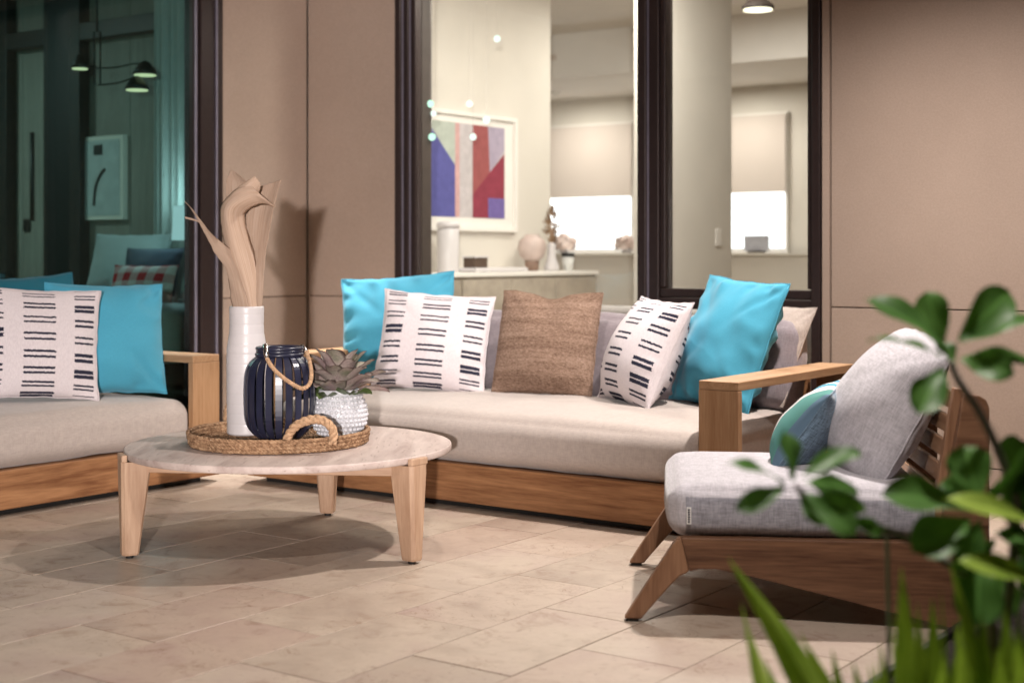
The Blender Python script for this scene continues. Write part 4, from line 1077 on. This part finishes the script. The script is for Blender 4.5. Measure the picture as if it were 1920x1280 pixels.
# hobnail pot
px_, py_ = -0.668, 5.485
pot = thing('hobnail_pot', 'white glazed hobnail flower pot on the woven tray', 'flower pot', (px_, py_, TRZ))
def pr(z):
    pts = [(0, .062), (.02, .082), (.05, .102), (.085, .108), (.12, .103), (.150, .089), (.172, .079), (.182, .078)]
    for (a, ra), (c, rc) in zip(pts, pts[1:]):
        if a <= z <= c: return ra + (rc - ra) * (z - a) / (c - a)
    return .078
prof = [(pr(0.182 * k / 30), 0.182 * k / 30) for k in range(31)] + [(0.072, 0.182), (0.070, 0.15), (0.01, 0.149)]
b = bmesh.new(); add_lathe(b, prof, 56); obj_bm('body', b, M_GLOSSWHITE, pot, True)
b = bmesh.new()
for k in range(9):
    z_ = 0.016 + k * 0.0172; r_ = pr(z_); n_ = int(2 * math.pi * r_ / 0.0185)
    for i in range(n_):
        a = 2 * math.pi * (i + 0.5 * (k % 2)) / n_
        M = Matrix.Translation((r_ * math.cos(a), r_ * math.sin(a), z_)) @ Matrix.Diagonal((1, 1, 1, 1))
        bmesh.ops.create_icosphere(b, subdivisions=2, radius=0.0078, matrix=M)
tag(obj_bm('hobnail', b, M_GLOSSWHITE, pot, True), kind='stuff')
# bromeliad
def brom():
    g = NG('bromeliad_leaf', 0.45, 0.4)
    uv = g.n('ShaderNodeUVMap'); uv.uv_map = 'UV'
    mp = g.n('ShaderNodeMapping'); mp.inputs['Scale'].default_value = (5, 12, 1); g.set(mp.inputs[0], uv.outputs[0])
    f = g.noise(mp.outputs[0], 1.5, 4, 0.6); f2 = g.noise(g.co(), 8, 2)
    c = g.ramp(f2, [(0.35, (0.21, 0.215, 0.15)), (0.5, (0.36, 0.30, 0.265)), (0.65, (0.31, 0.225, 0.22))])
    c = g.mix(0.6, c, g.ramp(f, [(0.35, 0.55), (0.65, 1.1)]), 'MULTIPLY')
    sp = g.n('ShaderNodeSeparateXYZ'); g.set(sp.inputs[0], uv.outputs[0])
    ed = g.math('MULTIPLY', g.math('ABSOLUTE', g.math('SUBTRACT', sp.outputs[0], 0.5)), 2.0)
    c = g.mix(g.ramp(ed, [(0.78, 0.0), (0.97, 0.8)]), c, (0.05, 0.025, 0.022))
    c = g.mix(g.ramp(sp.outputs[1], [(0.90, 0.0), (1.0, 0.8)]), c, (0.06, 0.03, 0.025))
    g.base(c); return g.m
M_BROM = brom()
M_LEAFG = plain('green_leaf_base', (0.075, 0.115, 0.035), 0.45, 0.4, 0, 0.3, 20)
br = thing('bromeliad', 'grey pink bromeliad rosette growing in the white hobnail pot', 'plant', (px_, py_, TRZ + 0.15))
def strap(parent, base, az, elev, ln, wd, droop, m, rnd, fold=0.25):
    b = bmesh.new(); uvl = b.loops.layers.uv.new('UV'); n_ = 12; G = []
    p = Vector(base); e = elev; h = Vector((math.cos(az), math.sin(az), 0)); sd = Vector((-math.sin(az), math.cos(az), 0))
    tw = rnd.uniform(-.35, .35)
    for i in range(n_ + 1):
        t = i / n_; wloc = wd * (0.72 + 0.5 * math.sin(math.pi * min(1, t * 1.05) ** 1.1)) * (1 if t < .80 else max(0.04, (1 - ((t - .80) / .20) ** 2.4)))
        dirv = h * math.cos(e) + Vector((0, 0, math.sin(e)))
        nrm = (-h * math.sin(e) + Vector((0, 0, math.cos(e))))
        s2 = (sd * math.cos(tw * t) + nrm * math.sin(tw * t)); n2 = (nrm * math.cos(tw * t) - sd * math.sin(tw * t))
        row = []
        for k in range(5):
            c = (k - 2) / 2
            wv = 0.003 * math.sin(t * 14 + k * 2 + az * 5) * abs(c)
            row.append(b.verts.new(p + s2 * (c * wloc / 2) + n2 * (fold * wloc * c * c + wv)))
        G.append(row)
        p = p + dirv * (ln / n_); e -= droop / n_ * (0.4 + 1.4 * t)
    for i in range(n_):
        for k in range(4):
            f = b.faces.new((G[i][k], G[i][k + 1], G[i + 1][k + 1], G[i + 1][k])); f.smooth = True
            for lp, (a, c) in zip(f.loops, ((i, k), (i, k + 1), (i + 1, k + 1), (i + 1, k))): lp[uvl].uv = (c / 4, a / n_)
    return obj_bm('leaf', b, m, parent, True)
rb = random.Random(5)
for ring, (cnt, el, ln, wd, dr_, r0) in enumerate([(10, 16, .150, .052, 0.55, .034), (11, 36, .160, .056, 0.75, .030), (11, 54, .170, .058, 0.85, .024), (9, 72, .175, .056, 0.8, .016)]):
    for k in range(cnt):
        a = 2 * math.pi * (k + 0.5 * (ring % 2) + rb.uniform(-.25, .25)) / cnt
        green = ring == 0 and rb.random() < 0.45
        strap(br, (r0 * math.cos(a), r0 * math.sin(a), 0.012 * ring), a, R(el + rb.uniform(-8, 8)), ln * rb.uniform(.85, 1.12), wd * rb.uniform(.85, 1.15), dr_ * rb.uniform(.5, 1.3), M_LEAFG if green else M_BROM, rb)
b = bmesh.new(); add_lathe(b, [(0.06, -0.012), (0.066, 0.002), (0.03, 0.012)], 24); obj_bm('soil', b, soil(), br, True)

# ------------------------------------------------------------------ lounge chair
chz = math.atan2(-0.102, 0.995)
ch = thing('lounge_chair', 'low dark wood lounge chair with slatted back and grey cushions', 'chair', (0.337, 4.28, 0), chz)
leg_poly = [(0, 0.010), (0.051, 0.010), (0.100, 0.068), (0.139, 0.113), (0.165, 0.140), (0.195, 0.156), (0.171, 0.257), (0.158, 0.250), (0.146, 0.236)]
rail_poly = [(0.1715, 0.257), (0.1955, 0.156), (0.225, 0.163), (0.27, 0.164), (0.37, 0.147), (0.745, 0.058), (0.99, 0.0), (1.069, 0.0), (1.069, 0.655), (1.060, 0.678), (1.040, 0.690), (0.998, 0.695), (0.972, 0.55), (0.950, 0.42), (0.942, 0.35), (0.930, 0.285), (0.905, 0.262), (0.86, 0.257)]
for y0 in (0.0, 0.778):
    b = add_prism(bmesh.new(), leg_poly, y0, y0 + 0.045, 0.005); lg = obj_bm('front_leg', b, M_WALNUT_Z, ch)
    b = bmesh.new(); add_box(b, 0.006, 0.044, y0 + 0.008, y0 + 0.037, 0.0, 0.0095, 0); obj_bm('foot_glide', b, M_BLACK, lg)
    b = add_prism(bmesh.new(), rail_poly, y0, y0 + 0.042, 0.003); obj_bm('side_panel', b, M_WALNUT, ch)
# slatted back: stiles and slats leaning back
def lean(t): return 0.915 + 0.075 * t, 0.27 + 0.435 * t      # (depth, height)
ang = math.atan2(0.075, 0.435)
for y0 in (0.046, 0.736):
    M = Matrix.Translation((0.915, 0, 0.27)) @ Matrix.Rotation(ang, 4, 'Y')
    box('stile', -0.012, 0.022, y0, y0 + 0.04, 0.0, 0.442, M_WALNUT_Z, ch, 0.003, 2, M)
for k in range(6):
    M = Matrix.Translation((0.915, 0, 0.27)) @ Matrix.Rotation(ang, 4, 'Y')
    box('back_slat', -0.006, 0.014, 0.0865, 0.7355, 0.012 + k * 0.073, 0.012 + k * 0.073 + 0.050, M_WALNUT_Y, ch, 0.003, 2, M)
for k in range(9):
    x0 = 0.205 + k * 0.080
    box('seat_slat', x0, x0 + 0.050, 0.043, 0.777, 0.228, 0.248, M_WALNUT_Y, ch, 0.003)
for y0 in (0.043, 0.757):
    box('seat_ledger', 0.20, 0.93, y0, y0 + 0.02, 0.195, 0.2275, M_WALNUT, ch, 0.002)
me = cushion_mesh('seat_cushion', 0.79, 0.775, 0.155, 0.05, 0.014, 3, 34, 30, 6, 0.003, 0.012)
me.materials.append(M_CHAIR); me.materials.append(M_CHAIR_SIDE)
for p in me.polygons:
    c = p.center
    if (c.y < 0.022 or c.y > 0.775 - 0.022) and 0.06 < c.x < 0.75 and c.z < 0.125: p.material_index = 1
cs_ = obj_me('seat_cushion', me, None, ch, True, loc=(0.135, 0.022, 0.252))
tg_ = box('care_tag', 0.052, 0.066, -0.018, -0.013, 0.045, 0.095, plain('tag_white', (0.7, 0.68, 0.66), 0.8), cs_, 0)
for k in range(6):
    box('tag_print', 0.056, 0.062, -0.0195, -0.0185, 0.050 + k * 0.0072, 0.0545 + k * 0.0072, M_NAVY, cs_, 0)
pillow('large pale grey back cushion on the lounge chair', (1.225, 4.613, 0.607), (-86, -27, 6.4), .55, .53, .34, [M_CHAIR], 20, name='back_cushion', wr=0.9, pinch=0.0, back=0.55, rnd_c=0.07)
pillow('small striped and denim blue cushion on the lounge chair', (0.985, 4.72, 0.535), (-108, -35, 5.3), .37, .34, .18, [M_BAND, M_DENIM], 21, wr=0.8, split=True)

# ------------------------------------------------------------------ foreground plants
def leaf_mat(name, a, c, rough=0.42):
    g = NG(name, rough, 0.3)
    uv = g.n('ShaderNodeUVMap'); uv.uv_map = 'UV'
    sp = g.n('ShaderNodeSeparateXYZ'); g.set(sp.inputs[0], uv.outputs[0])
    rib = g.math('MULTIPLY', g.math('ABSOLUTE', g.math('SUBTRACT', sp.outputs[0], 0.5)), 2.0)
    col = g.ramp(g.noise(g.co(), 9, 3), [(0.35, a), (0.65, c)])
    g.base(g.mix(g.ramp(rib, [(0.0, 0.75), (0.14, 0.0)]), col, tuple(min(1, x * 2.0) for x in c)))
    tl = g.n('ShaderNodeBsdfTranslucent'); g.set(tl.inputs[0], g.mix(1.0, col, (0.9, 1.0, 0.5), 'MULTIPLY'))
    mx = g.n('ShaderNodeMixShader'); mx.inputs[0].default_value = 0.38
    g.t.links.new(g.b.outputs[0], mx.inputs[1]); g.t.links.new(tl.outputs[0], mx.inputs[2])
    g.t.links.new(mx.outputs[0], g.t.nodes['Material Output'].inputs[0])
    return g.m
M_LEAF = leaf_mat('glossy_leaf', (0.046, 0.115, 0.024), (0.090, 0.200, 0.045))
M_LIME = leaf_mat('lime_leaf', (0.19, 0.30, 0.035), (0.33, 0.45, 0.08), 0.4)
M_BARK = plain('grey_bark', (0.26, 0.225, 0.20), 0.9, 0.1, 0, 0.3, 60)
def leaf(parent, o3, bx, by, tx, ty, wpx, d_, dd, m, shape='obovate', roll=0.3, name='leaf', bend=0.12):
    A, B = ray(bx, by, d_), ray(tx, ty, d_ + dd)
    ax = B - A; ln = ax.length; ax.normalize()
    view = Vector((0, -1, 0.85)); nrm = (view - ax * view.dot(ax)).normalized(); sd = ax.cross(nrm)
    nrm = (nrm * math.cos(roll) + sd * math.sin(roll)).normalized(); sd = ax.cross(nrm)
    W = 1.12 * wpx * d_ / F; b = bmesh.new(); uvl = b.loops.layers.uv.new('UV'); n_ = 14; G = []
    for i in range(n_ + 1):
        t = i / n_
        if shape == 'obovate': ww = W * (max(0.0, math.sin(math.pi * t ** 1.35)) ** 0.62) * (0.55 + 0.45 * t) * 1.05 + W * 0.04 * (1 - t)
        else: ww = W * (0.55 + 0.45 * math.sin(math.pi * min(1, t * 1.5))) * (1 - t ** 2.2) + 0.0004
        p = A + ax * ln * t + nrm * (ln * bend * (4 * t * (1 - t)) * 0.5)
        G.append([b.verts.new(p + sd * (ww / 2 * c) + nrm * (0.16 * ww * (c * c) ) + nrm * 0.004 * math.sin(t * 9 + c * 2) * abs(c) - o3) for c in (-1, -.6, -.25, 0, .25, .6, 1)])
    for i in range(n_):
        for k in range(6):
            f = b.faces.new((G[i][k], G[i][k + 1], G[i + 1][k + 1], G[i + 1][k])); f.smooth = True
            for lp, (a, c) in zip(f.loops, ((i, k), (i, k + 1), (i + 1, k + 1), (i + 1, k))): lp[uvl].uv = (c / 6, a / n_)
    return obj_bm(name, b, m, parent, True)
SD = 2.35
base = ray(1880, 1500, SD); base.z = 0.02; base = Vector((base.x, SD, 0.02))
sh = thing('broadleaf_shrub', 'glossy green broad leaved shrub out of focus in the right foreground', 'shrub', base)
def stem(parent, o3, pts, r0, r1, m=M_BARK, name='stem'):
    q = spline([p - o3 for p in pts], 10); n_ = len(q)
    b = bmesh.new(); add_tube(b, q, [r0 + (r1 - r0) * i / (n_ - 1) for i in range(n_)], 10); return obj_bm(name, b, m, parent, True)
J = Vector((0.80, SD, 0.34))
stem(sh, base, [base, base + Vector((-.01, 0, .18)), J, ray(1905, 985, SD), ray(1893, 905, SD), ray(1865, 830, SD), ray(1835, 770, SD), ray(1800, 718, SD), ray(1782, 678, SD)], 0.010, 0.0055)
stem(sh, base, [J, ray(1850, 1110, SD), ray(1790, 1065, SD - .02), ray(1720, 1020, SD - .05), ray(1650, 988, SD - .08), ray(1570, 962, SD - .1), ray(1520, 935, SD - .12), ray(1490, 908, SD - .12)], 0.008, 0.0035)
stem(sh, base, [ray(1905, 985, SD), ray(1880, 960, SD - .02), ray(1845, 935, SD - .04)], 0.008, 0.006)
H1 = [(1775, 655, 1622, 560, 66, 0.0, .04, .3), (1768, 650, 1738, 546, 66, 0.02, .02, -.5), (1797, 640, 1893, 545, 78, 0.0, .03, .3), (1802, 645, 1945, 600, 62, .03, .05, -.4), (1800, 672, 1902, 700, 58, -.03, -.05, .5), (1805, 668, 1945, 690, 52, .04, .06, -.2), (1765, 668, 1628, 638, 34, -.02, -.06, .9), (1770, 690, 1722, 776, 68, -.03, -.05, .1), (1790, 690, 1760, 640, 40, .01, .03, .2)]
for a in H1: leaf(sh, base, a[0], a[1], a[2], a[3], a[4], SD + a[5], a[6], M_LEAF, roll=a[7])
H2 = [(1495, 912, 1545, 985, 34, .03, -.03, .6), (1486, 900, 1470, 808, 46, 0, .02, .4), (1500, 895, 1614, 846, 52, 0, .03, -.3), (1470, 905, 1364, 868, 32, 0, -.03, .5), (1475, 912, 1380, 957, 42, 0, -.04, -.2), (1505, 905, 1610, 925, 50, .02, .05, -.2), (1515, 905, 1622, 958, 36, .03, .03, .5), (1508, 922, 1606, 1002, 60, -.02, -.04, .2), (1590, 968, 1655, 1002, 34, .0, .02, .3)]
for a in H2: leaf(sh, base, a[0], a[1], a[2], a[3], a[4], SD - .12 + a[5], a[6], M_LEAF, roll=a[7])
H3 = [(1825, 955, 1652, 930, 84, -.03, -.03, .2), (1820, 975, 1712, 1035, 88, -.04, -.04, .0), (1835, 940, 1806, 835, 84, .02, .04, -.3), (1850, 930, 1945, 845, 82, .0, .05, .9), (1860, 950, 1960, 925, 74, .03, .03, .5), (1835, 1050, 1830, 1175, 92, -.03, -.04, .1), (1860, 1000, 1950, 1030, 70, .02, .0, -.3), (1840, 970, 1790, 1070, 60, .0, -.03, -.6)]
H3 += [(1885, 930, 1905, 815, 70, .06, .04, .2), (1890, 940, 1990, 880, 78, .08, .04, -.3), (1880, 1000, 1985, 1075, 66, .05, -.02, .2), (1865, 1010, 1800, 1110, 58, .04, -.02, .4), (1850, 950, 1762, 905, 56, .05, .05, -.5), (1900, 1040, 1965, 1150, 72, .06, -.03, .1), (1875, 1060, 1880, 1160, 66, .08, -.03, -.2)]
for a in H3: leaf(sh, base, a[0], a[1], a[2], a[3], a[4], SD - .04 + a[5], a[6], M_LEAF, roll=a[7])

def clump(label, bpx, d_, blades, m):
    o3 = Vector(((bpx - 960) * d_ / F, d_, 0.03))
    t = thing('strap_leaf_plant', label, 'plant', o3)
    for (x0, x1, y1, wpx, dd, roll) in blades:
        A = Vector(((x0 - 960) * d_ / F, d_, 0.03)); B = ray(x1, y1, d_ + dd)
        mid = A.lerp(B, 0.55) + Vector((0, 0, 0.10)) + (A - B) * Vector((0.25, 0, 0)).length * 0
        mid = Vector((A.x + (B.x - A.x) * 0.38, A.y + (B.y - A.y) * 0.4, A.z + (B.z - A.z) * 0.60))
        pts = spline([A, mid, B], 10); W = 1.2 * wpx * d_ / F; b = bmesh.new(); uvl = b.loops.layers.uv.new('UV'); G = []
        sd = Vector((math.cos(roll), math.sin(roll), 0)); n_ = len(pts) - 1
        for i, p in enumerate(pts):
            s = i / n_; ww = W * (0.55 + 0.45 * math.sin(math.pi * min(1, .25 + s * .75))) * (1 - (max(0.0, s - 0.6) / 0.4) ** 1.25) + 0.0006
            nn = Vector((-sd.y, sd.x, 0.2))
            G.append([b.verts.new(p + sd * (ww / 2 * c) + nn * (abs(c) * ww * 0.22) - o3) for c in (-1, -.5, 0, .5, 1)])
        for i in range(n_):
            for k in range(4):
                f = b.faces.new((G[i][k], G[i][k + 1], G[i + 1][k + 1], G[i + 1][k])); f.smooth = True
                for lp, (a, c) in zip(f.loops, ((i, k), (i, k + 1), (i + 1, k + 1), (i + 1, k))): lp[uvl].uv = (c / 4, a / n_)
        obj_bm('blade', b, m, t, True)
    return t
clump('lime green strap leaved plant at the bottom of the picture, left of the others', 1600, 2.25, [(1640, 1366, 1045, 62, 0, .3), (1480, 1390, 1128, 34, .05, .8), (1660, 1500, 1185, 40, .06, -.4), (1630, 1560, 1215, 40, .03, .4), (1560, 1430, 1230, 30, .1, .2), (1670, 1600, 1240, 40, -.05, .2), (1600, 1455, 1200, 26, .12, -.6), (1690, 1640, 1235, 26, .1, .7), (1520, 1410, 1190, 22, .15, .5)], M_LIME)
clump('lime green strap leaved plant with upright blades in front of the lounge chair', 1730, 2.20, [(1725, 1690, 1062, 50, 0, .2), (1760, 1748, 1120, 42, .04, -.3), (1700, 1650, 1200, 36, .05, .5), (1800, 1765, 1105, 22, .1, .8), (1690, 1715, 1165, 30, -.05, .3), (1770, 1800, 1190, 38, .02, .1), (1740, 1720, 1130, 30, .08, -.6), (1710, 1672, 1150, 24, .14, .9), (1780, 1830, 1120, 28, .12, -.5), (1690, 1630, 1245, 30, -.1, .3), (1820, 1800, 1165, 34, -.12, .2), (1750, 1770, 1230, 40, -.15, .1)], M_LIME)
clump('lime green strap leaved plant in the bottom right corner', 1880, 2.20, [(1870, 1840, 1150, 52, 0, .2), (1900, 1885, 1140, 48, .04, -.3), (1930, 1935, 1120, 50, .05, .5), (1850, 1810, 1210, 46, -.06, .4), (1890, 1950, 1200, 44, -.08, .2), (1860, 1880, 1200, 44, -.1, .6), (1940, 1905, 1180, 40, -.1, -.2), (1900, 1780, 1045, 34, .0, .3), (1830, 1790, 1160, 28, .15, -.6), (1950, 1905, 1095, 30, .16, .7), (1920, 1870, 1215, 50, -.15, .1), (1880, 1930, 1235, 50, -.18, -.2), (1840, 1855, 1120, 24, .2, .4)], M_LIME)
# two pale leaves crossing the shrub
t = thing('lime_leaf_plant', 'pale lime leaved plant with two wide leaves crossing the shrub', 'plant', base + Vector((0.06, -.05, 0)))
b0 = base + Vector((0.06, -.05, 0))
leaf(t, b0, 1985, 1010, 1772, 935, 52, SD - .1, -.02, M_LIME, roll=.3); leaf(t, b0, 1985, 1110, 1795, 1052, 52, SD - .12, -.03, M_LIME, roll=.2)
stem(t, b0, [b0, Vector((b0.x + .06, b0.y, 0.35)), ray(1990, 1110, SD - .1), ray(1985, 1010, SD - .1)], 0.008, 0.004, M_LIME)
st_ = thing('flower_stalk', 'single thin pale green stalk rising before the chair side', 'stalk', (ray(1663, 1000, 2.5).x, 2.5, 0.02))
stem(st_, st_.location.copy(), [st_.location.copy(), ray(1666, 1200, 2.5), ray(1662, 985, 2.5)], 0.004, 0.0035, plain('pale_stalk', (0.16, 0.20, 0.11), 0.6))
